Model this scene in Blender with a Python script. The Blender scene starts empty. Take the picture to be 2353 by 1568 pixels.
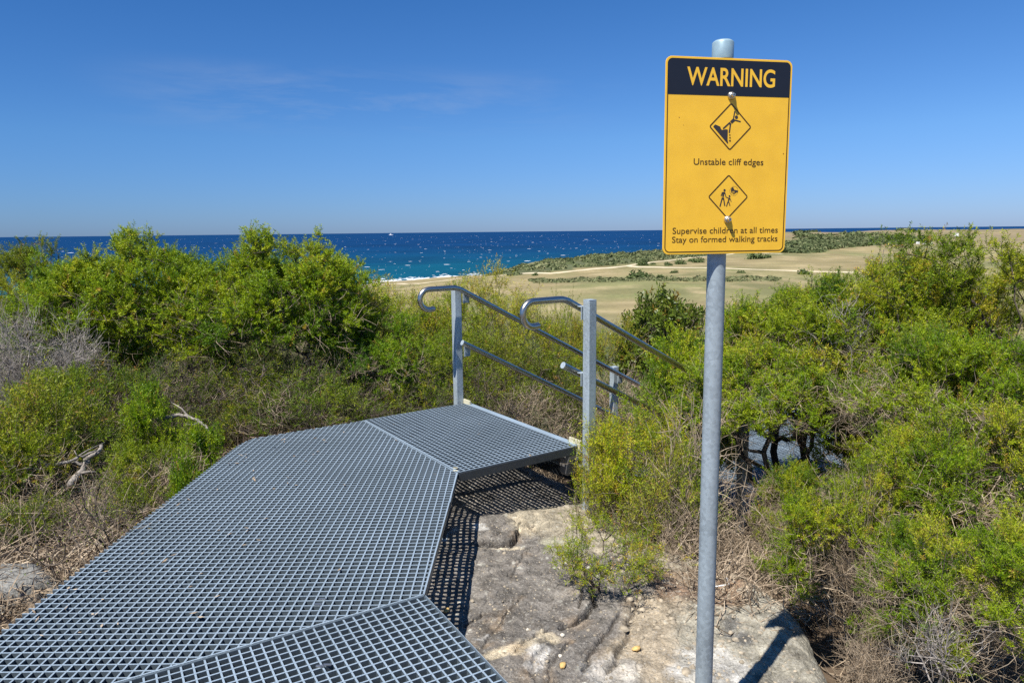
import bpy, math, random, zlib
import numpy as np
from mathutils import Vector, Matrix

rad = math.radians
scene = bpy.context.scene
COL = scene.collection
rng = np.random.default_rng(7)

# ------------------------------------------------------------------ camera
F = 1640.0; HORIZ = 252.2; ROLL = 0.0107; CAMZ = 1.465
P = math.atan(HORIZ / F)
fw = np.array([0, math.cos(P), -math.sin(P)])
u0 = np.array([0, math.sin(P), math.cos(P)]); r0 = np.array([1.0, 0, 0])
UP = math.cos(ROLL) * u0 + math.sin(ROLL) * r0
RT = math.cos(ROLL) * r0 - math.sin(ROLL) * u0
CAM = np.array([0, 0, CAMZ])
cd = bpy.data.cameras.new("camera")
cd.sensor_width = 36.0; cd.lens = F / 2352 * 36; cd.clip_start = 0.05; cd.clip_end = 300000
co = bpy.data.objects.new("camera", cd); COL.objects.link(co)
m3 = Matrix((RT, UP, -fw)).transposed()
co.matrix_world = Matrix.Translation(Vector(CAM)) @ m3.to_4x4()
scene.camera = co


def ray(x, y):                      # direction of a point of the photograph (2352 x 1568)
    return fw + RT * (x - 1176) / F - UP * (y - 784) / F


def at_z(x, y, z):
    d = ray(x, y); return CAM + d * (z - CAMZ) / d[2]


def at_y(x, y, Y):
    d = ray(x, y); return CAM + d * Y / d[1]


# ------------------------------------------------------------------ tagging
def tag(o, label=None, cat=None, group=None, kind=None):
    if label: o["label"] = label
    if cat: o["category"] = cat
    if group: o["group"] = group
    if kind: o["kind"] = kind
    return o


def empty(name, loc, label, cat, group=None, rz=0.0):
    o = bpy.data.objects.new(name, None); COL.objects.link(o)
    o.location = loc; o.rotation_euler = (0, 0, rz); o.empty_display_size = 0.1
    return tag(o, label, cat, group)


# ------------------------------------------------------------------ mesh helpers
def mesh_np(name, verts, quads=None, tris=None, mats=None, attrs=None, smooth=False, midx=None):
    me = bpy.data.meshes.new(name)
    verts = np.asarray(verts, np.float32)
    q = np.zeros((0, 4), np.int32) if quads is None else np.asarray(quads, np.int32).reshape(-1, 4)
    t = np.zeros((0, 3), np.int32) if tris is None else np.asarray(tris, np.int32).reshape(-1, 3)
    loops = np.concatenate([q.ravel(), t.ravel()])
    nq, nt = len(q), len(t)
    me.vertices.add(len(verts)); me.vertices.foreach_set("co", verts.ravel())
    me.loops.add(len(loops)); me.loops.foreach_set("vertex_index", loops)
    me.polygons.add(nq + nt)
    st = np.concatenate([np.arange(nq) * 4, nq * 4 + np.arange(nt) * 3]).astype(np.int32)
    me.polygons.foreach_set("loop_start", st)
    if midx is not None: me.polygons.foreach_set("material_index", np.asarray(midx, np.int32))
    me.polygons.foreach_set("use_smooth", np.full(nq + nt, bool(smooth)))
    for m in (mats or []): me.materials.append(m)
    for an, dom, typ, data in (attrs or []):
        a = me.attributes.new(an, typ, dom)
        key = "color" if typ == "FLOAT_COLOR" else "value"
        a.data.foreach_set(key, np.asarray(data, np.float32).ravel())
    me.update(calc_edges=True)
    return me


def link(name, me, parent=None):
    o = bpy.data.objects.new(name, me); COL.objects.link(o)
    if parent is not None: o.parent = parent
    return o


class MB:
    def __init__(s): s.v = []; s.f = []

    def add(s, v, f):
        n = len(s.v); s.v += [tuple(map(float, p)) for p in v]; s.f += [tuple(n + i for i in g) for g in f]

    def obox(s, c, ax, ay, az):      # half-axis vectors
        c, ax, ay, az = map(np.asarray, (c, ax, ay, az))
        v = [c + i * ax + j * ay + k * az for k in (-1, 1) for j in (-1, 1) for i in (-1, 1)]
        s.add(v, [(0, 2, 3, 1), (4, 5, 7, 6), (0, 1, 5, 4), (2, 6, 7, 3), (0, 4, 6, 2), (1, 3, 7, 5)])

    def box(s, a, b):
        a, b = np.array(a, float), np.array(b, float); h = (b - a) / 2
        s.obox((a + b) / 2, (h[0], 0, 0), (0, h[1], 0), (0, 0, h[2]))

    def prism(s, poly, z0, z1, xf=lambda p: p):   # polygon (ccw) extruded in local z
        n = len(poly)
        v = [xf((p[0], p[1], z0)) for p in poly] + [xf((p[0], p[1], z1)) for p in poly]
        s.add(v, [tuple(range(n - 1, -1, -1)), tuple(range(n, 2 * n))] + [(i, (i + 1) % n, n + (i + 1) % n, n + i) for i in range(n)])

    def pipe(s, pts, r, k=16, caps=True, closed=False):
        pts = [np.array(p, float) for p in pts]; n = len(pts)
        T = []
        for i in range(n):
            a = pts[max(i - 1, 0)]; b = pts[min(i + 1, n - 1)]
            t = b - a; T.append(t / np.linalg.norm(t))
        ref = np.array([0, 0, 1.0]) if abs(T[0][2]) < 0.9 else np.array([1.0, 0, 0])
        nn = np.cross(T[0], ref); nn /= np.linalg.norm(nn)
        V = []
        for i in range(n):
            nn = nn - T[i] * (nn @ T[i]); nn /= np.linalg.norm(nn); b = np.cross(T[i], nn)
            ri = r[i] if hasattr(r, "__len__") else r
            for j in range(k):
                a = 2 * math.pi * j / k; V.append(pts[i] + ri * (math.cos(a) * nn + math.sin(a) * b))
        Fc = [(i * k + j, i * k + (j + 1) % k, (i + 1) * k + (j + 1) % k, (i + 1) * k + j) for i in range(n - 1) for j in range(k)]
        if caps: Fc += [tuple(range(k - 1, -1, -1)), tuple((n - 1) * k + j for j in range(k))]
        s.add(V, Fc)

    def lathe(s, prof, k=32, xf=lambda p: p):     # (r, z) profile
        V = [xf((r * math.cos(2 * math.pi * j / k), r * math.sin(2 * math.pi * j / k), z)) for r, z in prof for j in range(k)]
        n = len(prof)
        Fc = [(i * k + j, i * k + (j + 1) % k, (i + 1) * k + (j + 1) % k, (i + 1) * k + j) for i in range(n - 1) for j in range(k)]
        Fc += [tuple(range(k - 1, -1, -1)), tuple((n - 1) * k + j for j in range(k))]
        s.add(V, Fc)

    def build(s, name, mat, parent=None, smooth=False, angle=40, bevel=0.0):
        me = bpy.data.meshes.new(name); me.from_pydata(s.v, [], s.f); me.materials.append(mat); me.update()
        if smooth:
            me.polygons.foreach_set("use_smooth", np.full(len(me.polygons), True))
            me.set_sharp_from_angle(angle=rad(angle))
        o = link(name, me, parent)
        if bevel:
            b = o.modifiers.new("bevel", "BEVEL"); b.width = bevel; b.segments = 2; b.limit_method = "ANGLE"
        return o


# ------------------------------------------------------------------ numpy noise
class VNoise:
    def __init__(s, seed, n=256): s.n = n; s.g = np.random.default_rng(seed).random((n, n))

    def __call__(s, x, y):
        xi = np.floor(x).astype(int); yi = np.floor(y).astype(int); fx = x - xi; fy = y - yi
        fx = fx * fx * (3 - 2 * fx); fy = fy * fy * (3 - 2 * fy); n = s.n
        g = s.g
        a = g[xi % n, yi % n]; b = g[(xi + 1) % n, yi % n]; c = g[xi % n, (yi + 1) % n]; d = g[(xi + 1) % n, (yi + 1) % n]
        return (a * (1 - fx) + b * fx) * (1 - fy) + (c * (1 - fx) + d * fx) * fy

    def fbm(s, x, y, o=5, gain=0.5):
        v = 0; a = 1; t = 0
        for i in range(o):
            v = v + a * (s(x * 2 ** i + 17.3 * i, y * 2 ** i + 5.1 * i) - 0.5); t += a; a *= gain
        return v / t * 2          # about -1..1


VN = VNoise(3); VN2 = VNoise(11)
smooth01 = lambda t: np.clip(t, 0, 1) ** 2 * (3 - 2 * np.clip(t, 0, 1))

# ------------------------------------------------------------------ materials
def newmat(name):
    m = bpy.data.materials.new(name); m.use_nodes = True
    nt = m.node_tree; return m, nt, nt.nodes["Principled BSDF"]


def N(nt, t, **kw):
    n = nt.nodes.new(t)
    for k, v in kw.items():
        if k.startswith("i_"):
            key = k[2:]; key = int(key) if key.isdigit() else key.replace("_", " ")
            n.inputs[key].default_value = v
        else: setattr(n, k, v)
    return n


def ramp(nt, stops, fac=None):
    r = nt.nodes.new("ShaderNodeValToRGB"); e = r.color_ramp.elements
    while len(e) < len(stops): e.new(0.5)
    for el, (p, c) in zip(e, stops):
        el.position = p; el.color = (*c, 1) if len(c) == 3 else c
    if fac is not None: nt.links.new(fac, r.inputs[0])
    return r


def simple(name, col, rough=0.5, metal=0.0, noise=0.12, scale=30, bump=0.0, spec=0.5):
    m, nt, b = newmat(name)
    tc = N(nt, "ShaderNodeTexCoord"); n = N(nt, "ShaderNodeTexNoise", i_Scale=scale, i_Detail=5.0)
    nt.links.new(tc.outputs["Object"], n.inputs["Vector"])
    r = ramp(nt, [(0.3, tuple(c * (1 - noise) for c in col)), (0.7, tuple(min(1, c * (1 + noise)) for c in col))], n.outputs[0])
    nt.links.new(r.outputs[0], b.inputs["Base Color"])
    b.inputs["Roughness"].default_value = rough; b.inputs["Metallic"].default_value = metal
    b.inputs["Specular IOR Level"].default_value = spec
    if bump:
        bp = N(nt, "ShaderNodeBump", i_Strength=bump, i_Distance=0.002); nt.links.new(n.outputs[0], bp.inputs["Height"])
        nt.links.new(bp.outputs[0], b.inputs["Normal"])
    return m


def galv_mat(name, col, metal, rough):
    m, nt, b = newmat(name)
    tc = N(nt, "ShaderNodeTexCoord")
    v = N(nt, "ShaderNodeTexVoronoi", i_Scale=90.0); n = N(nt, "ShaderNodeTexNoise", i_Scale=9.0, i_Detail=8.0)
    mp = N(nt, "ShaderNodeMapping"); mp.inputs["Scale"].default_value = (1, 1, 0.35)
    nt.links.new(tc.outputs["Object"], mp.inputs[0]); nt.links.new(mp.outputs[0], n.inputs["Vector"])
    nt.links.new(tc.outputs["Object"], v.inputs["Vector"])
    mx = N(nt, "ShaderNodeMix", data_type="FLOAT"); mx.inputs[0].default_value = 0.3
    nt.links.new(n.outputs[0], mx.inputs[2]); nt.links.new(v.outputs["Color"], mx.inputs[3])
    r = ramp(nt, [(0.28, tuple(c * .68 for c in col)), (0.55, col), (0.78, tuple(min(1, c * 1.2) for c in col))], mx.outputs[0])
    nt.links.new(r.outputs[0], b.inputs["Base Color"])
    rr = N(nt, "ShaderNodeMapRange"); rr.inputs[3].default_value = rough - .1; rr.inputs[4].default_value = rough + .12
    nt.links.new(n.outputs[0], rr.inputs[0]); nt.links.new(rr.outputs[0], b.inputs["Roughness"])
    b.inputs["Metallic"].default_value = metal
    return m


M = {}
M["galv"] = galv_mat("galvanised_steel", (.42, .48, .51), .25, .45)
M["pole"] = galv_mat("galvanised_pipe", (.36, .415, .44), .25, .45)
M["rail"] = simple("satin_steel_tube", (.52, .48, .42), .3, 1.0, .08, 60)
M["bolt"] = simple("zinc_bolt", (.55, .53, .48), .35, .9, .15, 200)
M["dark_frp"] = simple("dark_bearer", (.035, .04, .045), .6)
M["cream"] = simple("cream_plate", (.6, .55, .38), .6)
M["sandgrey"] = simple("grey_channel", (.13, .125, .12), .6, bump=.3, scale=150)


def frp():
    m, nt, b = newmat("grit_grating")
    tc = N(nt, "ShaderNodeTexCoord")
    n = N(nt, "ShaderNodeTexNoise", i_Scale=260.0, i_Detail=3.0); n2 = N(nt, "ShaderNodeTexNoise", i_Scale=1.7, i_Detail=6.0)
    for k in (n, n2): nt.links.new(tc.outputs["Object"], k.inputs["Vector"])
    r = ramp(nt, [(.3, (.17, .225, .275)), (.5, (.24, .305, .365)), (.72, (.38, .44, .49))], n.outputs[0])
    r2 = ramp(nt, [(.35, (.86, .86, .85)), (.65, (1.06, 1.06, 1.06))], n2.outputs[0])
    mx = N(nt, "ShaderNodeMix", data_type="RGBA", blend_type="MULTIPLY"); mx.inputs[0].default_value = 1
    nt.links.new(r.outputs[0], mx.inputs[6]); nt.links.new(r2.outputs[0], mx.inputs[7])
    nt.links.new(mx.outputs[2], b.inputs["Base Color"])
    b.inputs["Roughness"].default_value = .5
    bp = N(nt, "ShaderNodeBump", i_Strength=.5, i_Distance=.0015); nt.links.new(n.outputs[0], bp.inputs["Height"])
    nt.links.new(bp.outputs[0], b.inputs["Normal"])
    return m


M["frp"] = frp()
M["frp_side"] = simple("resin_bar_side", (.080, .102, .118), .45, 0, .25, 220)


def leaf_mat(name, stops, trans=.30, rough=.5):
    m, nt, b = newmat(name); out = nt.nodes["Material Output"]
    a = N(nt, "ShaderNodeAttribute", attribute_name="tint"); r = ramp(nt, stops, a.outputs["Fac"])
    oi = N(nt, "ShaderNodeObjectInfo")
    mx = N(nt, "ShaderNodeMix", data_type="RGBA", blend_type="MULTIPLY"); mx.inputs[0].default_value = 1
    nt.links.new(r.outputs[0], mx.inputs[6]); nt.links.new(oi.outputs["Color"], mx.inputs[7])
    nt.links.new(mx.outputs[2], b.inputs["Base Color"])
    b.inputs["Roughness"].default_value = rough; b.inputs["Specular IOR Level"].default_value = .25
    tr = N(nt, "ShaderNodeBsdfTranslucent"); ms = N(nt, "ShaderNodeMixShader"); ms.inputs[0].default_value = trans
    hs = N(nt, "ShaderNodeHueSaturation"); hs.inputs["Value"].default_value = 1.25; hs.inputs["Hue"].default_value = .49
    nt.links.new(mx.outputs[2], hs.inputs["Color"]); nt.links.new(hs.outputs[0], tr.inputs[0])
    nt.links.new(b.outputs[0], ms.inputs[1]); nt.links.new(tr.outputs[0], ms.inputs[2]); nt.links.new(ms.outputs[0], out.inputs[0])
    return m


M["leaf"] = leaf_mat("heath_leaves", [(0, (.044, .110, .004)), (.35, (.145, .240, .005)), (.7, (.30, .365, .008)), (.9, (.43, .42, .025)), (1, (.40, .23, .045))])
M["leaf_broad"] = leaf_mat("broad_leaves", [(0, (.06, .10, .012)), (.5, (.14, .19, .02)), (.85, (.22, .24, .03)), (1, (.25, .15, .03))], .25, .4)
M["scrub"] = leaf_mat("far_scrub", [(0, (.075, .10, .035)), (.5, (.14, .165, .065)), (1, (.24, .235, .11))], .15, .7)


def wood_mat(name, stops):
    m, nt, b = newmat(name)
    a = N(nt, "ShaderNodeAttribute", attribute_name="tint"); r = ramp(nt, stops, a.outputs["Fac"])
    tc = N(nt, "ShaderNodeTexCoord"); n = N(nt, "ShaderNodeTexNoise", i_Scale=45.0, i_Detail=5.0)
    nt.links.new(tc.outputs["Object"], n.inputs["Vector"])
    r2 = ramp(nt, [(.35, (.6, .6, .6)), (.65, (1.25, 1.22, 1.18))], n.outputs[0])
    mx = N(nt, "ShaderNodeMix", data_type="RGBA", blend_type="MULTIPLY"); mx.inputs[0].default_value = 1
    nt.links.new(r.outputs[0], mx.inputs[6]); nt.links.new(r2.outputs[0], mx.inputs[7])
    nt.links.new(mx.outputs[2], b.inputs["Base Color"]); b.inputs["Roughness"].default_value = .85
    b.inputs["Specular IOR Level"].default_value = .2
    return m


M["bark"] = wood_mat("bark", [(0, (.055, .043, .034)), (.6, (.13, .105, .082)), (1, (.24, .20, .16))])
M["dry"] = wood_mat("dry_wood", [(0, (.15, .11, .075)), (.5, (.34, .265, .185)), (1, (.52, .43, .32))])
M["dead"] = wood_mat("dead_grey_wood", [(0, (.13, .115, .10)), (.5, (.28, .25, .22)), (1, (.45, .41, .37))])


def albedo_mat(name, sc1, sc2, amp=.25, rough=.9, bump=.3, bdist=.02, spec=.2, coords="Object"):
    m, nt, b = newmat(name)
    a = N(nt, "ShaderNodeAttribute", attribute_name="albedo"); tc = N(nt, "ShaderNodeTexCoord")
    n = N(nt, "ShaderNodeTexNoise", i_Scale=sc1, i_Detail=8.0, i_Roughness=.65); n2 = N(nt, "ShaderNodeTexNoise", i_Scale=sc2, i_Detail=6.0)
    for k in (n, n2): nt.links.new(tc.outputs[coords], k.inputs["Vector"])
    mm = N(nt, "ShaderNodeMath", operation="MULTIPLY"); nt.links.new(n.outputs[0], mm.inputs[0]); nt.links.new(n2.outputs[0], mm.inputs[1])
    r = ramp(nt, [(.1, (1 - amp,) * 3), (.25, (1, 1, 1)), (.42, (1 + amp,) * 3)], mm.outputs[0])
    mx = N(nt, "ShaderNodeMix", data_type="RGBA", blend_type="MULTIPLY"); mx.inputs[0].default_value = 1
    nt.links.new(a.outputs["Color"], mx.inputs[6]); nt.links.new(r.outputs[0], mx.inputs[7])
    nt.links.new(mx.outputs[2], b.inputs["Base Color"]); b.inputs["Roughness"].default_value = rough
    b.inputs["Specular IOR Level"].default_value = spec
    bp = N(nt, "ShaderNodeBump", i_Strength=bump, i_Distance=bdist); nt.links.new(n.outputs[0], bp.inputs["Height"])
    nt.links.new(bp.outputs[0], b.inputs["Normal"])
    return m


M["ground"] = albedo_mat("ground", .9, .05, .35, .95, .25, .05)
M["rock"] = albedo_mat("sandstone", 85, 11, .7, .9, .9, .011)
nt_ = M["rock"].node_tree; b_ = nt_.nodes["Principled BSDF"]; lk = b_.inputs["Base Color"].links[0].from_socket
tc_ = N(nt_, "ShaderNodeTexCoord"); v_ = N(nt_, "ShaderNodeTexNoise", i_Scale=75.0, i_Detail=4.0, i_Roughness=.7); nt_.links.new(tc_.outputs["Object"], v_.inputs["Vector"])
r1_ = ramp(nt_, [(.56, (0, 0, 0)), (.66, (.75, .75, .75))], v_.outputs[0]); r2_ = ramp(nt_, [(.30, (.7, .7, .7)), (.42, (0, 0, 0))], v_.outputs[0])
x1_ = N(nt_, "ShaderNodeMix", data_type="RGBA"); nt_.links.new(r1_.outputs[0], x1_.inputs[0]); nt_.links.new(lk, x1_.inputs[6]); x1_.inputs[7].default_value = (.36, .34, .30, 1)
x2_ = N(nt_, "ShaderNodeMix", data_type="RGBA"); nt_.links.new(r2_.outputs[0], x2_.inputs[0]); nt_.links.new(x1_.outputs[2], x2_.inputs[6]); x2_.inputs[7].default_value = (.075, .062, .05, 1)
nt_.links.new(x2_.outputs[2], b_.inputs["Base Color"])
M["sea"] = albedo_mat("sea", .02, .004, .3, .5, .6, 1.2, .05)
M["track"] = simple("pale_dirt", (.56, .47, .31), .95, 0, .15, .2)
M["foam"] = simple("sea_foam", (.8, .82, .82), .8, 0, .05, .3)
M["white"] = simple("white_paint", (.78, .78, .76), .5)

# ------------------------------------------------------------------ terrain
SEA = -28.0
near = np.array([(-9, 2, -.3), (-5, 2, -.28), (-2.6, 1, -.25), (-2.5, 3, -.28), (-2.6, 5, -.35), (-1, 2, -.42), (0, 1, -.45), (0, 3, -.46), (0, 4.5, -.5), (-1, 4.4, -.5),
                 (-4, 6, -.42), (-2.2, 7, -.5), (-6, 6, -.4), (-9, 8, -.6), (-4, 9, -.7), (-1, 7, -.75), (-1, 9, -1.2), (-4, 13, -1.6), (-9, 14, -1.5),
                 (1, 2, -.5), (.8, 4, -.55), (1.6, 2.2, -.75), (1.8, 3.2, -.8), (2.6, 2.2, -.85), (3, 4, -.95), (4.5, 3, -.8), (1.6, 5, -.9), (2.2, 6, -1.25), (1.2, 6.6, -1.15),
                 (4, 6, -1.35), (6, 5, -1.2), (3, 8, -1.5), (5, 9, -1.5), (7, 8, -1.5), (.5, 7.5, -1.3), (1.5, 10, -1.9), (4, 12, -2.0), (0, 13, -2.8), (8, 13, -2.4), (2, -2, -.6), (-2, -3, -.4), (9, 1, -.9)])
TA = np.array([-60, -14, -10, -3, 3, 7, 12, 16, 21, 27, 36, 60.])
TR = np.array([14, 40, 90, 170, 250, 330, 420, 520, 620, 750, 900, 1020, 1200, 2000.])
TZ = np.array([
    [-3, -8, -14, -20, -26, -33, -40, -45, -45, -45, -45, -45, -45, -60],
    [-3, -8, -14, -19, -22, -25, -30, -38, -45, -45, -45, -45, -45, -60],
    [-3, -8, -13, -17, -19.5, -22, -26.5, -33, -42, -45, -45, -45, -45, -60],
    [-2.8, -7.5, -11.5, -15, -17.6, -20.4, -24.2, -30, -40, -45, -45, -45, -45, -60],
    [-2.6, -7, -11, -14.8, -16.6, -18.6, -15.2, -26, -38, -45, -45, -45, -45, -60],
    [-2.5, -7, -11, -14.6, -16.0, -17.2, -14.6, -15.8, -30, -42, -45, -45, -45, -60],
    [-2.4, -7, -11, -14.4, -15.2, -15.8, -15.2, -13.8, -16, -32, -45, -45, -45, -60],
    [-2.3, -7, -11, -14.3, -15.0, -15.3, -14.8, -13.0, -11, -14, -32, -40, -45, -60],
    [-2.2, -6.8, -11, -14.2, -14.8, -14.9, -13.8, -11.4, -8.6, -5.2, -2.2, -12, -36, -60],
    [-2.2, -6.5, -11, -14.2, -14.6, -14.8, -14.4, -13.5, -11.3, -7.6, -4.2, -1.8, -14, -60],
    [-2.2, -6.5, -11, -14, -14.4, -14.6, -14.4, -13.6, -11.6, -8, -4.6, -1.8, -6, -60],
    [-2.2, -6.5, -11, -14, -14.4, -14.6, -14.4, -13.6, -11.6, -8, -4.6, -1.8, -6, -60]])


def zt(x, y):
    x = np.asarray(x, float); y = np.asarray(y, float)
    d2 = (x[..., None] - near[:, 0]) ** 2 + (y[..., None] - near[:, 1]) ** 2
    w = np.exp(-d2 / (2 * .85 ** 2)) + 1e-4 / (1 + d2 ** 2)
    zn = (w * near[:, 2]).sum(-1) / w.sum(-1)
    zn = zn + .05 * VN.fbm(x * 1.3, y * 1.3, 5)
    r = np.hypot(x, y); az = np.degrees(np.arctan2(x, y))
    ai = np.clip(np.searchsorted(TA, az) - 1, 0, len(TA) - 2); fa = smooth01((az - TA[ai]) / (TA[ai + 1] - TA[ai]))
    ri = np.clip(np.searchsorted(TR, r) - 1, 0, len(TR) - 2); fr = np.clip((r - TR[ri]) / (TR[ri + 1] - TR[ri]), 0, 1)
    zf = (TZ[ai, ri] * (1 - fr) + TZ[ai, ri + 1] * fr) * (1 - fa) + (TZ[ai + 1, ri] * (1 - fr) + TZ[ai + 1, ri + 1] * fr) * fa
    zf = zf + VN2.fbm(x / 45, y / 45, 4) * np.clip(r / 300, 0, 1.0) * .9
    k = smooth01((r - 9) / 14)
    return zn * (1 - k) + zf * k


def hit(px, py, rmax=1500):          # where the sight line of the photograph meets the terrain
    d = ray(px, py); h = math.hypot(d[0], d[1]); r = np.geomspace(3, rmax, 3000)
    X = d[0] / h * r; Y = d[1] / h * r; Z = CAMZ + d[2] / h * r
    b = np.nonzero(Z < zt(X, Y))[0]
    i = b[0] if len(b) else len(r) - 1
    return np.array([X[i], Y[i], Z[i]])


def in_poly(x, y, poly):
    x = np.asarray(x); y = np.asarray(y); c = np.zeros(x.shape, bool); n = len(poly)
    for i in range(n):
        x1, y1 = poly[i][:2]; x2, y2 = poly[(i + 1) % n][:2]
        with np.errstate(divide="ignore", invalid="ignore"):
            c ^= ((y1 > y) != (y2 > y)) & (x < (x2 - x1) * (y - y1) / (y2 - y1 + 1e-12) + x1)
    return c


def scatter(poly, n, g):
    poly = np.array(poly)[:, :2]; lo, hi = poly.min(0), poly.max(0); out = np.zeros((0, 2))
    for _ in range(60):
        p = lo + g.random((n, 2)) * (hi - lo); out = np.concatenate([out, p[in_poly(p[:, 0], p[:, 1], poly)]])
        if len(out) >= n: break
    return out[:n]


zones_px = dict(
    coast=[(1105, 634), (1180, 614), (1250, 603), (1330, 590), (1420, 583), (1530, 577), (1640, 571), (1640, 588), (1530, 596), (1440, 606), (1350, 614), (1260, 625), (1180, 634)],
    band=[(1812, 557), (1900, 549), (2000, 547), (2125, 545), (2120, 557), (2000, 564), (1920, 570), (1860, 582), (1812, 581)],
    rim=[(1815, 533), (1880, 528.5), (1960, 529), (2110, 531.5), (2110, 534), (1960, 532), (1880, 533), (1830, 538)],
    hedge=[(1215, 641), (1330, 639), (1430, 640), (1560, 639), (1640, 637), (1780, 636), (1790, 645), (1640, 648), (1430, 647), (1230, 650)],
    slope=[(1830, 541), (1960, 537), (2060, 539), (2060, 544), (1900, 546), (1830, 549)])
zones = {k: [hit(*p) for p in v] for k, v in zones_px.items()}

azs = np.radians(np.unique(np.concatenate([np.arange(-180, -52, 4.0), np.arange(-52, 52.1, .4), np.arange(56, 181, 4.0)])))
rs = np.concatenate([[.02], np.geomspace(.25, 30, 170), np.geomspace(31, 2000, 190)])
AZ, RS = np.meshgrid(azs, rs, indexing="ij"); GX = RS * np.sin(AZ); GY = RS * np.cos(AZ)
GZ = zt(GX, GY)
r = RS; n1 = VN.fbm(GX / 30, GY / 60, 5); n2 = VN2.fbm(GX / 7, GY / 14, 4); n3 = VN.fbm(GX * .8, GY * .8, 5)
grass = np.array([.255, .205, .098]); grassg = np.array([.175, .17, .068]); pale = np.array([.34, .27, .145])
alb = grass + (grassg - grass) * np.clip(.4 + n1 * 1.5, 0, 1)[..., None]
alb = alb + (pale - alb) * np.clip(n2 * 1.4 - .05, 0, .8)[..., None]
earth = np.array([.215, .165, .10])
ke = smooth01((r - 560) / 120) * smooth01((np.degrees(AZ) - 17) / 3); alb = alb + (earth - alb) * (ke * np.clip(.55 + 1.2 * n2, .1, 1))[..., None]
sand = np.array([.40, .32, .21]); ks = smooth01((GZ + 24.5) / -2.5) * (r > 200); alb = alb + (sand - alb) * ks[..., None]
litter = np.array([.115, .082, .055]) * (1 + .5 * n3)[..., None]; kl = 1 - smooth01((r - 12) / 25)
alb = alb + (litter - alb) * kl[..., None]
olive = np.array([.09, .10, .04]); ko = smooth01((r - 9) / 10) * (1 - smooth01((r - 70) / 60)); alb = alb + (olive - alb) * ko[..., None]
for k in ("coast", "band", "rim"):
    ins = in_poly(GX, GY, zones[k]); alb[ins] = np.array([.09, .10, .045])
# reddish sandy soil below the stairs
kk = np.exp(-(((GX - 4.4) / 1.6) ** 2 + ((GY - 10.2) / 1.0) ** 2)); alb = alb + (np.array([.52, .36, .23]) - alb) * np.clip(kk * 1.6, 0, 1)[..., None]
kk = np.exp(-(((GX + 2.5) / .35) ** 2 + ((GY - 2.7) / .5) ** 2)); alb = alb + (np.array([.36, .27, .17]) - alb) * np.clip(kk * 1.3, 0, .8)[..., None]
na, nr = AZ.shape
idx = np.arange(na * nr).reshape(na, nr)
q = np.stack([idx[:-1, :-1], idx[:-1, 1:], idx[1:, 1:], idx[1:, :-1]], -1).reshape(-1, 4)[:, ::-1]
A4 = np.concatenate([np.clip(alb, .01, .9), np.ones((na, nr, 1))], -1)
o = link("ground", mesh_np("ground", np.stack([GX, GY, GZ], -1).reshape(-1, 3), q, mats=[M["ground"]], attrs=[("albedo", "POINT", "FLOAT_COLOR", A4)], smooth=True))
tag(o, kind="structure")

# sea: one flat sheet to the horizon
azs = np.radians(np.arange(-180, 180.1, 1.0)); rs = np.concatenate([[60], np.geomspace(150, 120000, 110)])
AZ, RS = np.meshgrid(azs, rs, indexing="ij"); SX = RS * np.sin(AZ); SY = RS * np.cos(AZ)
zz = zt(SX, SY); depth = np.clip(SEA - zz, 0, 30)
sh = np.exp(-np.clip(RS - 430, 0, None) / 330.0) * smooth01((np.degrees(AZ) + 60) / 30)
sh = np.clip(sh * (1 + .5 * VN.fbm(SX / 90, SY / 120, 4)), 0, 1)
deep = np.array([.0010, .027, .092]); teal = np.array([.0015, .095, .120])
sa = deep + (teal - deep) * sh[..., None]
na, nr = AZ.shape; idx = np.arange(na * nr).reshape(na, nr)
q = np.stack([idx[:-1, :-1], idx[:-1, 1:], idx[1:, 1:], idx[1:, :-1]], -1).reshape(-1, 4)[:, ::-1]
o = link("sea", mesh_np("sea", np.stack([SX, SY, np.full(SX.shape, SEA)], -1).reshape(-1, 3), q, mats=[M["sea"]],
                        attrs=[("albedo", "POINT", "FLOAT_COLOR", np.concatenate([sa, np.ones((na, nr, 1))], -1))], smooth=True))
tag(o, kind="structure")


def lumps(pos, sx, sy, sz, rot, g):     # small half-ellipsoids of white water
    n = len(pos); k = 6
    a = np.arange(k) * 2 * np.pi / k
    base = np.concatenate([np.stack([np.cos(a), np.sin(a), np.zeros(k) - .1], -1), np.stack([.65 * np.cos(a), .65 * np.sin(a), np.full(k, .75)], -1), [[0, 0, 1]]])
    V = base[None] * (1 + .35 * (g.random((n, 13, 1)) - .5)) * np.stack([sx, sy, sz], -1)[:, None]
    c, s = np.cos(rot)[:, None], np.sin(rot)[:, None]
    V = np.stack([V[..., 0] * c - V[..., 1] * s, V[..., 0] * s + V[..., 1] * c, V[..., 2]], -1) + pos[:, None]
    qs = [(i, (i + 1) % k, k + (i + 1) % k, k + i) for i in range(k)]; ts = [(k + i, k + (i + 1) % k, 2 * k) for i in range(k)]
    off = (np.arange(n) * 13)[:, None, None]
    return V.reshape(-1, 3), (np.array(qs)[None] + off).reshape(-1, 4), (np.array(ts)[None] + off).reshape(-1, 3)


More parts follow.
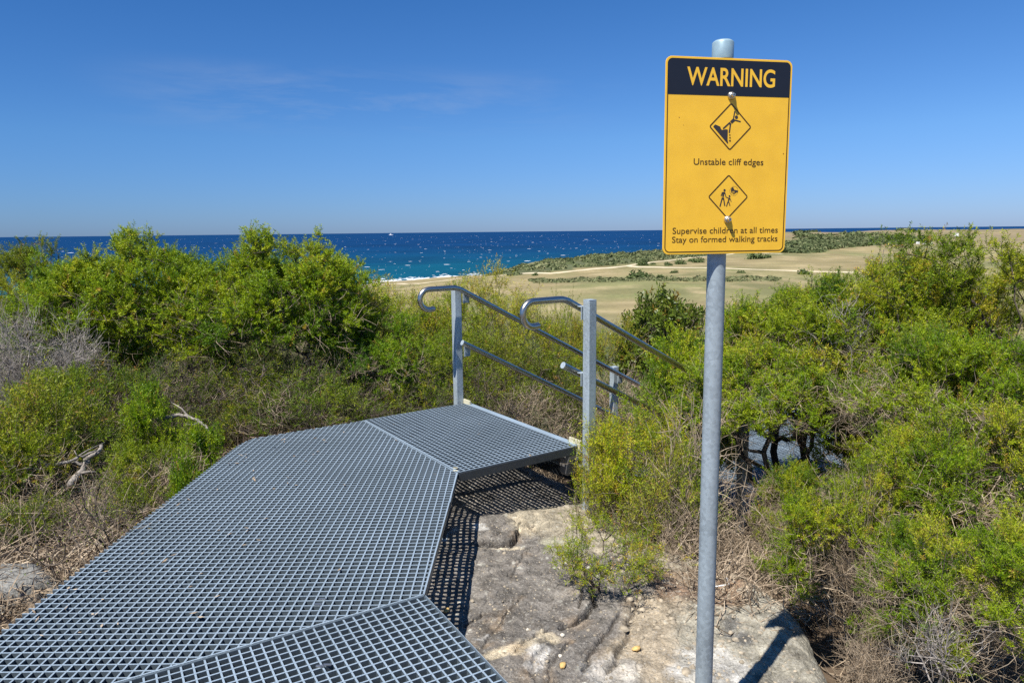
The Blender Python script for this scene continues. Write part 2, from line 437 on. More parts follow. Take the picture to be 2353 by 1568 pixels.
g = np.random.default_rng(5)
nw = 2300
R = np.exp(g.uniform(np.log(470), np.log(7000), nw)); A = np.radians(g.uniform(-42, 40, nw))
pp = np.stack([R * np.sin(A), R * np.cos(A), np.full(nw, SEA)], -1); ok = zt(pp[:, 0], pp[:, 1]) < SEA - 2; pp = pp[ok]; n = len(pp)
sc = np.exp(g.normal(0, .55, n)) * (np.hypot(pp[:, 0], pp[:, 1]) / 1200) ** .3
V, q, t = lumps(pp, 1.0 * sc, .45 * sc, .065 * sc, g.normal(0, .35, n), g)
tag(link("whitecaps", mesh_np("whitecaps", V, q, t, [M["foam"]], smooth=True)), "white wave crests scattered over the dark blue sea", "whitecaps", kind="stuff")
ps = []
for a in np.radians(np.arange(-16, 2.5, .035)):
    rr = np.linspace(300, 620, 640); z = zt(rr * np.sin(a), rr * np.cos(a)); j = np.nonzero(z < SEA)[0]
    if len(j):
        for _ in range(2):
            d = rr[j[0]] + abs(g.normal(0, 7)) + (4 if g.random() < .3 else 0) + (g.uniform(10, 26) if g.random() < .12 else 0)
            if VN(np.array(math.degrees(a) * 1.3), np.array(d / 9)) > .36: ps.append((d * math.sin(a), d * math.cos(a), SEA))
ps = np.array(ps); n = len(ps); sc = np.exp(g.normal(0, .4, n))
V, q, t = lumps(ps, 1.0 * sc, .45 * sc, .065 * sc, g.normal(0, .4, n), g)
tag(link("surf_foam", mesh_np("surf_foam", V, q, t, [M["foam"]], smooth=True)), "white surf breaking along the rocky shore", "surf", kind="stuff")


# dirt tracks draped over the field
def drape(name, px, width, g):
    pts = [hit(*p)[:2] for p in px]; dense = []
    for a, b in zip(pts[:-1], pts[1:]):
        n = max(2, int(np.linalg.norm(b - a) / 4)); dense += [a + (b - a) * i / n for i in range(n)]
    dense.append(pts[-1]); d = np.array(dense)
    d[1:-1] += np.stack([VN.fbm(d[1:-1, 0] / 18, d[1:-1, 1] / 18, 3), VN2.fbm(d[1:-1, 0] / 18, d[1:-1, 1] / 18, 3)], -1) * 1.2
    t = np.gradient(d, axis=0); t /= np.linalg.norm(t, axis=1)[:, None]; nrm = np.stack([-t[:, 1], t[:, 0]], -1)
    w = width * (1 + .3 * VN.fbm(d[:, 0] / 9, d[:, 1] / 9, 3)) / 2
    rows = []
    for k in (-1, -.33, .33, 1):
        e = d + nrm * (w * k)[:, None]; rows.append(np.column_stack([e, zt(e[:, 0], e[:, 1]) + (.12 if abs(k) < 1 else .04)]))
    V = np.stack(rows, 1); n = len(d); idx = np.arange(n * 4).reshape(n, 4)
    q = np.stack([idx[:-1, :-1], idx[1:, :-1], idx[1:, 1:], idx[:-1, 1:]], -1).reshape(-1, 4)[:, ::-1]
    tag(link(name, mesh_np(name, V.reshape(-1, 3), q, mats=[M["track"]])), kind="structure")


drape("dirt_track", [(1150, 633), (1264, 628), (1344, 620), (1440, 611), (1540, 615), (1640, 616), (1734, 619), (1885, 624), (2020, 628.5), (2150, 632)], 4.2, g)
drape("dirt_track", [(1440, 611), (1505, 602), (1572, 594), (1700, 580), (1800, 584)], 3.0, g)
drape("dirt_track", [(820, 668), (900, 652), (960, 652), (1060, 640)], 3.2, g)


# ------------------------------------------------------------------ shrub generator
def unit(v): return v / (np.linalg.norm(v, axis=-1, keepdims=True) + 1e-9)


def tubes(p0, p1, r0, r1, k):
    d = unit(p1 - p0); ref = np.where(np.abs(d[:, 2:3]) < .9, [[0, 0, 1.0]], [[1.0, 0, 0]])
    a = unit(np.cross(d, ref)); b = np.cross(d, a)
    an = np.arange(k) * 2 * np.pi / k
    ring = np.cos(an)[None, :, None] * a[:, None] + np.sin(an)[None, :, None] * b[:, None]
    V = np.concatenate([p0[:, None] + ring * r0[:, None, None], p1[:, None] + ring * r1[:, None, None]], 1)
    n = len(p0); j = np.arange(k); f = np.stack([j, (j + 1) % k, k + (j + 1) % k, k + j], -1)
    return V.reshape(-1, 3), (f[None] + (np.arange(n) * 2 * k)[:, None, None]).reshape(-1, 4)


def joinmesh(parts):
    V = []; Q = []; T = []; o = 0
    for v, q, t in parts:
        V.append(v); Q.append(q + o); T.append(t); o += len(v)
    return np.concatenate(V), np.concatenate(Q), np.concatenate(T)


def sticks(base, d, L, r, g, segs=3, bend=.35, tint=None, k=3):
    """curved tapering twigs: returns tubes plus node positions and directions"""
    n = len(base); P = [base]; D = unit(d)
    dd = D.copy(); nodes = []
    for s in range(segs):
        dd = unit(dd + bend * g.normal(0, 1, (n, 3))); P.append(P[-1] + dd * (L / segs)[:, None]); nodes.append(dd)
    parts = []
    for s in range(segs):
        f0 = 1 - s / segs * .6; f1 = 1 - (s + 1) / segs * .6
        v, q = tubes(P[s], P[s + 1], r * f0, r * f1, k); parts.append((v, q, np.repeat(tint, k)))
    return joinmesh(parts), P, nodes


def leaves(P, nodes, nleaf, l, w, g, tint, spread=.9, t0=.1):
    n = len(P[0]); segs = len(nodes)
    t = (t0 + (1 - t0) * (np.arange(nleaf) + .5) / nleaf)
    si = np.minimum((t * segs).astype(int), segs - 1); ft = t * segs - si
    PS = np.stack(P, 1); DS = np.stack(nodes, 1)
    base = PS[:, si] + (PS[:, si + 1] - PS[:, si]) * ft[None, :, None]; d = DS[:, si]
    ref = np.where(np.abs(d[..., 2:3]) < .9, [0, 0, 1.0], [1.0, 0, 0])
    a = unit(np.cross(d, ref)); b = np.cross(d, a)
    ph = (np.arange(nleaf) * 2.4)[None] + g.random((n, 1)) * 6.28 + g.normal(0, .4, (n, nleaf))
    radial = np.cos(ph)[..., None] * a + np.sin(ph)[..., None] * b
    ld = unit(d * (1 - .35 * spread) + radial * spread + g.normal(0, .18, radial.shape))
    side = unit(np.cross(ld, d) + .6 * g.normal(0, 1, d.shape))
    LL = l * (.65 + .6 * g.random((n, nleaf, 1))); WW = w * (.8 + .4 * g.random((n, nleaf, 1)))
    mid = base + ld * LL * .5
    V = np.stack([base, mid + side * WW / 2, base + ld * LL, mid - side * WW / 2], 2).reshape(-1, 3)
    q = np.arange(len(V)).reshape(-1, 4)
    tt = np.repeat(tint, nleaf) + g.normal(0, .07, n * nleaf)
    return V, q, np.clip(tt, 0, 1)


def make_shrub(seed, a, b, hc, lo=-.3, nclump=40, ntips=12, ntw=6, nleaf=14, L=.13, l=.022, w=.005, sig=.10, stems=1,
               bf=.45, rt=.0022, dry=900, dryL=.22, upw=.5, wood="bark", leafmat="leaf", lump=.22, jit=.018, brown=.02, tbase=.45, drymat=None, flat=1.0, tw_r=.0012):
    g = np.random.default_rng(seed)
    lob = unit(g.normal(0, 1, (7, 3))); lw = g.uniform(-1, 1, 7)

    def shell(n, lo_, f0, f1):
        d = unit(g.normal(0, 1, (n * 4, 3))); d = d[d[:, 2] > lo_][:n]
        m = 1 + lump * np.tanh((np.maximum(d @ lob.T, 0) ** 2 * lw).sum(1) * 1.5)
        return d * (m * g.uniform(f0, f1, len(d)))[:, None] * np.array([a, a * flat, b]) + np.array([0, 0, hc])
    cl = shell(nclump, lo, .72, 1.0); inner = shell(max(8, nclump // 3), max(lo, -.2), .3, .65)
    tips = (cl[:, None] + g.normal(0, 1, (nclump, ntips, 3)) * np.array([sig, sig, sig * .75])).reshape(-1, 3)
    ctint = np.repeat(g.normal(tbase, .15, nclump), ntips)
    keep = tips[:, 2] > .03; tips = tips[keep]; ctint = ctint[keep]
    pts = np.concatenate([inner, tips]); order = np.argsort(np.linalg.norm(pts, axis=1))
    NP = [np.array([g.normal(0, .03 * (stems > 1)), g.normal(0, .03 * (stems > 1)), -.08]) for _ in range(stems)]
    par = [-1] * stems; path = [0.0] * stems
    cap = 12000; P_ = np.zeros((cap, 3)); pa = np.zeros(cap); n = stems
    for i, p in enumerate(NP): P_[i] = p
    for i in order:
        p = pts[i]; dv = p - P_[:n]; d = np.sqrt((dv ** 2).sum(1))
        c = d + bf * pa[:n] + .6 * np.maximum(-dv[:, 2], 0)
        j = int(np.argmin(c)); k = max(1, int(d[j] / .09)); q0 = P_[j].copy(); prev = j
        if n + k >= cap: break
        off = np.zeros(3)
        for s in range(1, k + 1):
            f = s / k; off = off * .7 + g.normal(0, jit, 3) * (s < k)
            sag = np.array([0, 0, .10 * d[j] * math.sin(math.pi * f) * -1.0]) if d[j] > .25 else 0
            P_[n] = q0 + (p - q0) * f + off * (s < k) + sag
            par.append(prev); pa[n] = pa[prev] + np.linalg.norm(P_[n] - P_[prev]); prev = n; n += 1
    par = np.array(par[:n]); nodes = P_[:n]
    cnt = np.zeros(n); child = np.zeros(n, int)
    for i in range(n - 1, -1, -1):
        if cnt[i] == 0: cnt[i] = 1
        if par[i] >= 0: cnt[par[i]] += cnt[i]
    rr = rt * cnt ** .43
    e = np.nonzero(par >= 0)[0]
    r0_ = np.minimum(rr[par[e]], rr[e] * 1.5)
    big = rr[e] > .006; parts = []
    for sel, k in ((big, 7), (~big, 4)):
        if sel.any():
            es = e[sel]; p0 = nodes[par[es]]; p1 = nodes[es]; ext = unit(p1 - p0) * (rr[es] * .4)[:, None]
            v, q = tubes(p0 - ext, p1 + ext, r0_[sel], rr[es], k); parts.append((v, q, np.repeat(np.clip(g.normal(.45, .2, len(es)) - .35 * (rr[es] > .008), 0, 1), k)))
    # fine twigs at the tips
    T = np.repeat(tips, ntw, 0); out = unit((T - np.array([0, 0, hc * .6])) / np.array([a, a, b]))
    d = unit(out * .55 + np.array([0, 0, upw]) + .55 * g.normal(0, 1, T.shape)); tl = L * g.uniform(.55, 1.3, len(T))
    tt = np.clip(np.repeat(ctint, ntw) + g.normal(0, .09, len(T)), 0, .88); tt = np.where(g.random(len(T)) < brown, .98, tt)
    B = T + g.normal(0, .02, T.shape)
    mk, PP, DD = sticks(B, d, tl, np.full(len(T), tw_r), g, 3, .25, np.clip(g.normal(.55, .2, len(T)), 0, 1)); parts.append(mk)
    V, Q, TT = joinmesh(parts)
    ev = np.concatenate([p + 0 for p in PP[1:]]); res = dict(h=float(np.percentile(ev[:, 2], 99.3)), a=float(np.percentile(np.abs(ev[:, :2]), 98.5)))
    WV, WQ, WT, WM = V, Q, TT, np.zeros(len(Q), np.int32)
    if nleaf:
        v, q, t2 = leaves(PP, DD, nleaf, l, w, g, tt); res["leaf"] = mesh_np("foliage", v, q, mats=[M[leafmat]], attrs=[("tint", "FACE", "FLOAT", t2)])
    if dry:
        ii = np.nonzero((nodes[:, 2] > .05) & (nodes[:, 2] < hc + .45 * b))[0]; ii = g.choice(ii, dry)
        d = g.normal(0, 1, (dry, 3)); d[:, 2] = np.abs(d[:, 2]) * .35 - .1
        mk, P1, D1 = sticks(nodes[ii], d, dryL * g.uniform(.4, 1.5, dry), np.full(dry, .0019), g, 3, .45, np.clip(g.normal(.5, .25, dry), 0, 1))
        m2, _, _ = sticks(P1[2], D1[2] + g.normal(0, .7, (dry, 3)), dryL * g.uniform(.3, .7, dry), np.full(dry, .0012), g, 2, .4, np.clip(g.normal(.55, .25, dry), 0, 1))
        V, Q, TT = joinmesh([mk, m2]); n0 = len(WQ); WV, WQ, WT = joinmesh([(WV, WQ, WT), (V, Q, TT)]); WM = np.concatenate([WM, np.ones(len(Q), np.int32)])
    res["wood"] = mesh_np("branches", WV, WQ, mats=[M[wood], M[drymat or ("dead" if wood == "dead" else "dry")]], attrs=[("tint", "FACE", "FLOAT", WT)], midx=WM)
    return res


far = dict(l=.030, w=.0092, L=.15, ntw=7, nleaf=32, tw_r=.002)
K = {   # kind: crown centre (share of height), lower cut, clumps per square metre, then growth settings
    "dome": dict(fc=.60, lo=-.38, dens=17, kw=dict(ntips=11, sig=.095, stems=3, rt=.0030, dry=1500, dryL=.3, tbase=.5, **far)),
    "bushy": dict(fc=.52, lo=-.5, dens=14, kw=dict(ntips=10, sig=.085, stems=4, dry=2300, l=.025, w=.0070, L=.13, ntw=7, nleaf=28, tbase=.5)),
    "gnarled": dict(fc=.74, lo=-.12, dens=17, kw=dict(ntips=10, sig=.085, stems=3, rt=.0032, dry=1500, dryL=.25, l=.025, w=.0072, L=.13, ntw=7, nleaf=28, tbase=.5)),
    "twiggy": dict(fc=.5, lo=-.5, dens=11, kw=dict(drymat="bark", ntips=10, sig=.12, stems=4, dry=2600, l=.030, w=.008, L=.15, ntw=5, nleaf=15, tbase=.4)),  # dry twigs take dark bark colour, standing in for deep shade between them
    "wispy": dict(fc=.5, lo=-.35, dens=10, kw=dict(ntips=9, sig=.13, stems=5, dry=1700, l=.034, w=.0085, L=.23, ntw=6, nleaf=18, upw=.9, tbase=.66, brown=.05)),
    "near": dict(fc=.58, lo=-.5, dens=15, kw=dict(ntips=12, sig=.065, stems=4, dry=3000, l=.019, w=.0046, L=.11, ntw=7, nleaf=34, tw_r=.001, upw=.55, tbase=.52)),
    "dead": dict(fc=.5, lo=-.6, dens=12, kw=dict(ntips=12, sig=.13, stems=5, wood="dead", dry=2500, dryL=.3, nleaf=0, L=.26, ntw=3, jit=.03, tw_r=.0022)),
    "dry": dict(fc=.45, lo=-.8, dens=10, kw=dict(ntips=9, sig=.11, stems=5, wood="dry", dry=1100, dryL=.22, nleaf=0, L=.20, ntw=3, jit=.03, upw=.2, tw_r=.0024)),
    "stick": dict(fc=.5, lo=-.2, dens=5, kw=dict(ntips=5, sig=.10, stems=3, wood="dead", dry=200, dryL=.2, nleaf=0, L=.20, ntw=2, jit=.03, rt=.0034, tw_r=.0022)),
    "bare": dict(fc=.5, lo=-.3, dens=11, kw=dict(ntips=8, sig=.10, stems=2, dry=350, dryL=.15, nleaf=3, l=.014, w=.006, L=.14, ntw=3, jit=.022, rt=.0026, brown=.2)),
    "sprout": dict(fc=.5, lo=-.7, dens=60, kw=dict(ntips=4, sig=.05, stems=3, dry=60, dryL=.1, l=.030, w=.009, L=.14, ntw=6, nleaf=17, upw=1.1, tbase=.55)),
    "broad": dict(fc=.66, lo=-.05, dens=13, kw=dict(ntips=11, sig=.11, stems=3, rt=.0032, dry=500, dryL=.35, leafmat="leaf_broad", l=.060, w=.028, L=.12, ntw=5, nleaf=8, brown=.06)),
    "low": dict(fc=.5, lo=-.2, dens=30, kw=dict(ntips=6, sig=.06, stems=2, dry=200, dryL=.12, l=.020, w=.005, L=.09, ntw=5, nleaf=16, tbase=.62, brown=.08, tw_r=.001)),
}
SC = {}


def proto(kind, a, hgt):
    k = K[kind]; qa = 1.45 ** round(math.log(a) / math.log(1.45)); asp = 1.4 ** round(math.log(max(.5, min(hgt / a, 3.0))) / math.log(1.4))
    key = (kind, round(qa, 3), round(asp, 3))
    if key not in SC:
        h = qa * asp; fc = k["fc"]; hc, b = h * fc, h * (1 - fc)
        area = 2 * math.pi * qa * (qa + b) * (.5 - .5 * k["lo"])
        kw = dict(k["kw"]); nc = int(np.clip(k["dens"] * area, 14, 120)); kw["dry"] = int(kw["dry"] * min(1.3, max(.35, area / 5)))
        SC[key] = make_shrub(zlib.crc32(repr(key).encode()) % 9973, qa, b, hc, k["lo"], nc, **kw)
    return SC[key]


def shrub(kind, name, label, px, top, hw, Y, rz=0., col=(1, 1, 1), group=None, base=None, cat="shrub", hh=None):
    """a shrub whose crown top is seen at (px, top) when it stands Y metres ahead; hw = half width there"""
    tp = at_y(px, top, Y); x = tp[0]; zb = float(zt(x, Y)) if base is None else base
    if hh: zb = tp[2] - hh
    hgt = max(.15, tp[2] - zb); ra = hw / F * Y * 1.0; s = proto(kind, ra, hgt); sx = ra / s["a"]; sz = hgt / s["h"]
    o = empty(name, (x, Y, zb), label, cat, group, rz); o.scale = (sx, sx, sz)
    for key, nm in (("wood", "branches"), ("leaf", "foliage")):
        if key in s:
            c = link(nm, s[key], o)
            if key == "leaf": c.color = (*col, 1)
    return o


HG = "heath shrubs round the walkway"; DG = "dry leafless shrubs"; SG = "young shoots beside the walkway"
GO = (1.04, .97, 1.0)      # golden
BR = (1.02, 1.06, .9)       # bright
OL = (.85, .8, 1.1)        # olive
# left of the walkway
shrub("bushy", "heath_shrub", "yellowish brown shrub at the far left edge with sea behind its top", 50, 566, 190, 8.4, .4, (1.12, .93, 1.0), HG)
shrub("dome", "heath_shrub", "tall green domed shrub left of the widest one, its tip above the horizon", 335, 550, 215, 7.6, 1.1, BR, HG)
shrub("dome", "heath_shrub", "widest green dome of heath with dark trunk, left of the handrails", 635, 548, 225, 7.8, 2.3, (1.05, 1.08, .85), HG)
shrub("bushy", "heath_shrub", "deep green bush filling the dip between brownish shrub and tall dome", 150, 600, 150, 7.3, .9, (.9, 1.05, .9), HG)
shrub("dead", "dead_shrub", "silver grey leafless bush at the left edge", 90, 695, 140, 6.3, .2, group=DG)
shrub("wispy", "heath_shrub", "olive scrubby bush below the silver grey dead one", 40, 850, 190, 4.9, 2.0, OL, HG)
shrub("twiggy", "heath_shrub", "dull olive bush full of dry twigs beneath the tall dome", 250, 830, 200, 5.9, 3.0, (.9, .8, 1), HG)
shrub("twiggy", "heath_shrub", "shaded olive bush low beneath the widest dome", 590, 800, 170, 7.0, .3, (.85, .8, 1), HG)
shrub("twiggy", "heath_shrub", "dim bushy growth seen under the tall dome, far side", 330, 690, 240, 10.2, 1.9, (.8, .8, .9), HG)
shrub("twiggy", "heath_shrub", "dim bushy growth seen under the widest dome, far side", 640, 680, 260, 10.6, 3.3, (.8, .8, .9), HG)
shrub("twiggy", "heath_shrub", "little olive bush among dry twigs at the deck's far left side", 560, 905, 80, 6.2, 4.4, (.95, .85, .9), HG)
shrub("bare", "bare_shrub", "dark bare branched bush in the shade under the tall dome", 300, 800, 170, 6.4, 1.2, group=DG)
shrub("bare", "bare_shrub", "dark bare branched bush in the gap between the two tall domes", 480, 790, 160, 6.6, 3.2, group=DG)
shrub("bare", "bare_shrub", "dark bare branched bush in the shade under the widest dome", 640, 800, 170, 6.7, 5.0, group=DG)
shrub("bare", "bare_shrub", "dark twisted bare bush behind the landing's left handrail post", 1120, 830, 120, 7.0, .3, group=DG)
shrub("bare", "dead_shrub", "dark dry tangle under the tall dome's trunk", 380, 820, 170, 6.6, 1.0, group=DG)  # both tangles use dark bark wood to paint in the shadowed gaps
shrub("bare", "dead_shrub", "dry tangle in the shade beneath the widest dome", 740, 800, 170, 7.0, 2.2, group=DG)
shrub("sprout", "young_shrub", "bright green young plant with upright shoots, left of the deck", 335, 880, 60, 5.2, .3, (.9, 1.05, .8), SG)
shrub("sprout", "young_shrub", "bright green sprig leaning right beside the deck's far left corner", 450, 965, 62, 4.9, 1.7, (.9, 1.02, .8), SG)
shrub("sprout", "young_shrub", "small green sprig overhanging the deck's left edge", 418, 1030, 42, 4.35, 2.6, (.9, 1.02, .8), SG)
shrub("dry", "dead_shrub", "beige brittle twig heap touching the deck's back left edge", 660, 880, 130, 6.2, .6, group=DG)
shrub("bushy", "heath_shrub", "green bush below the silver grey dead one, left of the young plants", 130, 860, 150, 5.4, 2.2, (.85, .88, 1), HG)
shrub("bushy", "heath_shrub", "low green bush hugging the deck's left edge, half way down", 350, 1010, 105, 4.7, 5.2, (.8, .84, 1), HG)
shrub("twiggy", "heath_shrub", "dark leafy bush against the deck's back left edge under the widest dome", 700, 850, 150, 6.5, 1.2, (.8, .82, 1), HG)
shrub("bushy", "heath_shrub", "green bush at the left photo border beside the brown twigs", 30, 980, 130, 4.6, .4, (.85, .88, 1), HG)
shrub("dry", "dead_shrub", "brown twig heap along the deck's left edge", 310, 1060, 170, 4.35, 3.3, group=DG)
shrub("twiggy", "heath_shrub", "low olive bush among brown twigs left of the deck", 170, 960, 150, 4.9, 1.3, (.85, .78, 1), HG)
shrub("twiggy", "heath_shrub", "small olive sprays between the twig heaps, nearest the bottom left slab", 60, 1130, 90, 4.0, 2.3, (.9, .85, .9), HG)
shrub("twiggy", "heath_shrub", "small olive sprays half way along the deck's left edge", 300, 1090, 85, 4.25, .9, (.9, .85, .9), HG)
shrub("dry", "dead_shrub", "brown twig tangle low at the left photo border", 50, 1080, 180, 4.2, 4.3, group=DG)
shrub("bare", "bare_shrub", "bare dark branched little shrub by the walkway's near left edge", 160, 1080, 170, 3.45, .5, group=DG)
# behind the landing and the handrails
shrub("bushy", "heath_shrub", "dark low bush between widest dome and left handrail hook", 860, 730, 150, 7.5, 1.9, (.85, 1, .9), HG)
shrub("wispy", "heath_shrub", "feathery yellow green shrub behind the left handrail hook", 930, 652, 150, 8.6, .1, (1.1, 1.05, .9), HG)
shrub("wispy", "heath_shrub", "feathery shrub with tall tip behind the galvanised post of the left handrail", 1075, 622, 140, 9.2, 2.4, (1.1, 1.02, .9), HG)
shrub("wispy", "heath_shrub", "yellow green shrub behind the gap between the two handrails", 1180, 672, 140, 8.6, 1.2, (1.05, 1.0, .9), HG)
shrub("twiggy", "heath_shrub", "brown green bush full of twigs behind the left mid rail", 1010, 770, 190, 7.6, 2.9, (.95, .85, .95), HG)
shrub("twiggy", "heath_shrub", "grey green twiggy bush under the left handrail slope", 1200, 780, 160, 7.8, 1.5, (1, .85, 1), HG)
shrub("dry", "dead_shrub", "brown dry bush low behind the landing's far edge", 1190, 880, 140, 6.9, .8, group=DG)
shrub("broad", "broadleaf_shrub", "dark rounded broad leaved bush at the edge of the dry field", 1525, 678, 128, 9.4, .7, (.95, .95, .9), HG)
shrub("wispy", "heath_shrub", "low pale bush left of the broad leaved one", 1390, 745, 110, 9.2, 2.1, (1, .95, 1), HG)
shrub("wispy", "heath_shrub", "small bush showing above the right handrail's sloping tube", 1295, 690, 70, 10.5, 4.0, (1, .9, 1), HG)
shrub("bushy", "heath_shrub", "fresh green bush swallowing the lower end of the right handrail", 1575, 765, 140, 5.9, .2, (1.05, 1.08, .85), HG)
shrub("dry", "dead_shrub", "grey twiggy bush behind the right hand post", 1430, 840, 120, 7.4, 3.1, group=DG)
# right of the right-hand post, in front
shrub("wispy", "heath_shrub", "wind blown yellow green bush leaning on the right hand post", 1465, 925, 145, 4.5, .9, (1.15, 1.08, .85), HG)
shrub("wispy", "heath_shrub", "low yellow green sprays in front of the right hand post's foot", 1390, 1020, 95, 4.35, 2.2, (1.15, 1.08, .85), HG)
shrub("dry", "dead_shrub", "pale straw coloured dry bush left of the sign pole", 1580, 915, 140, 4.15, 1.9, group=DG)
shrub("wispy", "heath_shrub", "grey green bush with straw coloured twigs, left of the pole above the rock", 1550, 1000, 120, 4.1, 4.0, (.85, .85, 1.6), HG)
shrub("low", "heath_shrub", "small low shrub growing out of the sandstone", 1390, 1200, 145, 3.5, .4, (1.05, 1, .9), HG, base=-.43)
shrub("dry", "dead_shrub", "brown dry clump on the rock just left of the sign pole", 1580, 1165, 140, 3.8, 2.8, group=DG)
# right side
shrub("gnarled", "heath_shrub", "grassy green bush right behind the sign pole", 1790, 672, 180, 6.2, .6, (1, 1.02, .95), HG)
shrub("gnarled", "heath_shrub", "rounded green bush right of the pole with bare sticks on top", 1920, 640, 250, 5.8, 2.0, (1.0, 1.0, .95), HG)
shrub("stick", "dead_shrub", "pale leafless branches rising from the rounded green bush", 1940, 655, 90, 5.2, .2, group=DG, hh=.75)
shrub("bushy", "heath_shrub", "tall golden green shrub at the right edge reaching the horizon", 2330, 550, 430, 5.1, .8, GO, HG)
shrub("bushy", "heath_shrub", "golden bush sloping down from the tall one at the right edge", 2140, 590, 210, 5.6, 2.9, (1.1, .98, 1), HG)
shrub("wispy", "heath_shrub", "thin upright sprigs left of the golden green shrub", 2050, 645, 75, 5.9, 2.7, (1, .95, .9), HG)
shrub("gnarled", "heath_shrub", "dark green bush under the rounded one with gnarled stems", 1790, 800, 190, 5.2, 3.7, (.95, 1, .95), HG)
shrub("dry", "dead_shrub", "grey gnarled tangle right of centre between green bushes", 2040, 820, 130, 4.7, 1.1, group=DG, hh=.55)
shrub("near", "heath_shrub", "glossy bright bush at right edge below the golden shrub", 2290, 770, 290, 4.1, .5, (1, 1.05, .9), HG)
shrub("near", "heath_shrub", "mid green bush in front of the lower walkway", 1840, 1070, 125, 4.2, 1.4, (1.05, 1, .9), HG)
shrub("near", "heath_shrub", "vivid green bush halfway down the right edge", 2330, 940, 240, 3.4, 2.9, (1, 1.03, 1), HG)
shrub("near", "heath_shrub", "soft green mound overhanging the rock's right edge", 1930, 1120, 180, 3.6, 3.4, (1.0, 1.0, .95), HG)
shrub("dry", "dead_shrub", "straw coloured dry pocket inside the right hand bushes", 2000, 1090, 90, 3.5, 2.5, group=DG)
shrub("near", "heath_shrub", "dense green bush between the soft mound and the right edge", 2120, 985, 190, 3.75, 4.4, (1, 1, 1), HG)
shrub("near", "heath_shrub", "feathery green bush above the dark hollow beside the rock", 2090, 1190, 150, 3.15, 5.2, (1, 1.0, 1), HG)
shrub("near", "heath_shrub", "needle leaved bush in the bottom right corner", 2290, 1180, 240, 2.75, 1.0, (.97, 1.02, 1.1), HG)
shrub("dry", "dead_shrub", "bare pale twigs in the dark hollow beside the rock", 2000, 1430, 110, 2.9, .9, group=DG)
shrub("stick", "dead_shrub", "bare grey branches poking out at the bottom right", 2170, 1330, 110, 2.5, 3.9, group=DG, hh=.42)
shrub("dry", "dead_shrub", "dry twigs behind the sign pole's lower half", 1720, 1130, 110, 4.3, 5.0, group=DG)

# fallen pale branches
def fallen(label, pts, r, seed):
    gg = np.random.default_rng(seed); P3 = [at_y(x, y, Y + .1) for x, y, Y in pts]; mb = MB(); d = []
    for a_, b_ in zip(P3[:-1], P3[1:]):
        for k in range(6): d.append(a_ + (b_ - a_) * k / 6 + gg.normal(0, r * .35, 3))
    d.append(P3[-1]); n_ = len(d); mb.pipe(d, [r * (1 - .6 * i / n_) * (1 + .12 * gg.normal()) for i in range(n_)], 9)
    for k in (n_ // 3, n_ // 2, 2 * n_ // 3):
        e = d[k] + gg.normal(0, 1, 3) * np.array([.12, .08, .06]) + np.array([0, 0, .05]); mb.pipe([d[k], (d[k] + e) / 2 + gg.normal(0, .012, 3), e], [r * .45, r * .32, r * .15], 6)
    me = bpy.data.meshes.new("fallen_branch"); me.from_pydata(mb.v, [], mb.f); me.materials.append(M["dead"]); at = me.attributes.new("tint", "FLOAT", "FACE"); at.data.foreach_set("value", np.full(len(me.polygons), .42, np.float32))
    me.polygons.foreach_set("use_smooth", np.full(len(me.polygons), True)); me.update()
    tag(link("fallen_branch", me), label, "branch", "fallen branches beside the walkway")


fallen("thick pale fallen branch slanting through brown twigs at the left", [(160, 1118, 4.3), (195, 1070, 4.45), (232, 1022, 4.6)], .026, 1)
fallen("thin whitish fallen branch lying flat beside the thick pale one", [(105, 1072, 4.35), (165, 1058, 4.4), (222, 1034, 4.5)], .012, 2)
fallen("pale crooked fallen branch behind the green sprigs at the deck's far left corner", [(360, 962, 5.15), (410, 952, 5.2), (462, 968, 5.15), (480, 990, 5.1)], .018, 3)
fallen("weathered fallen branch in the bushes at the bottom right", [(2110, 1490, 2.75), (2150, 1430, 2.8), (2200, 1400, 2.85), (2260, 1390, 2.9)], .016, 4)

# twig litter on the ground
g = np.random.default_rng(21)
pl = np.concatenate([scatter([(-7, 2.2), (-2.0, 1.6), (-1.98, 4.9), (-.6, 6.2), (.6, 5.2), (1.2, 5), (2.5, 9), (-7, 10)], 9000, g),
                     scatter([(1.25, 4.6), (1.5, 3.3), (1.5, 1.2), (5, 1.2), (6, 8), (2.2, 7)], 9000, g),
                     scatter([(-3.4, 2.3), (-1.97, 1.9), (-1.97, 4.95), (-3.4, 5)], 6000, g),
                     np.stack([g.normal(1.12, .16, 900), g.normal(3.55, .22, 900)], -1)])
z = zt(pl[:, 0], pl[:, 1]) + .015 + np.abs(g.normal(0, .05, len(pl)))
on = np.hypot(pl[:, 0] - 1.12, pl[:, 1] - 3.55) < .5; z = np.where(on, np.maximum(z, -.40), z)
d = g.normal(0, 1, (len(pl), 3)); d[:, 2] *= .25
mk, _, _ = sticks(np.column_stack([pl, z]), d, g.uniform(.06, .32, len(pl)), g.uniform(.0015, .0045, len(pl)), g, 3, .4, np.clip(g.normal(.4, .28, len(pl)), 0, 1))
tag(link("twig_litter", mesh_np("twig_litter", mk[0], mk[1], mats=[M["dry"]], attrs=[("tint", "FACE", "FLOAT", mk[2])])), "dry brown twigs littering the soil under the shrubs", "twig litter", kind="stuff")


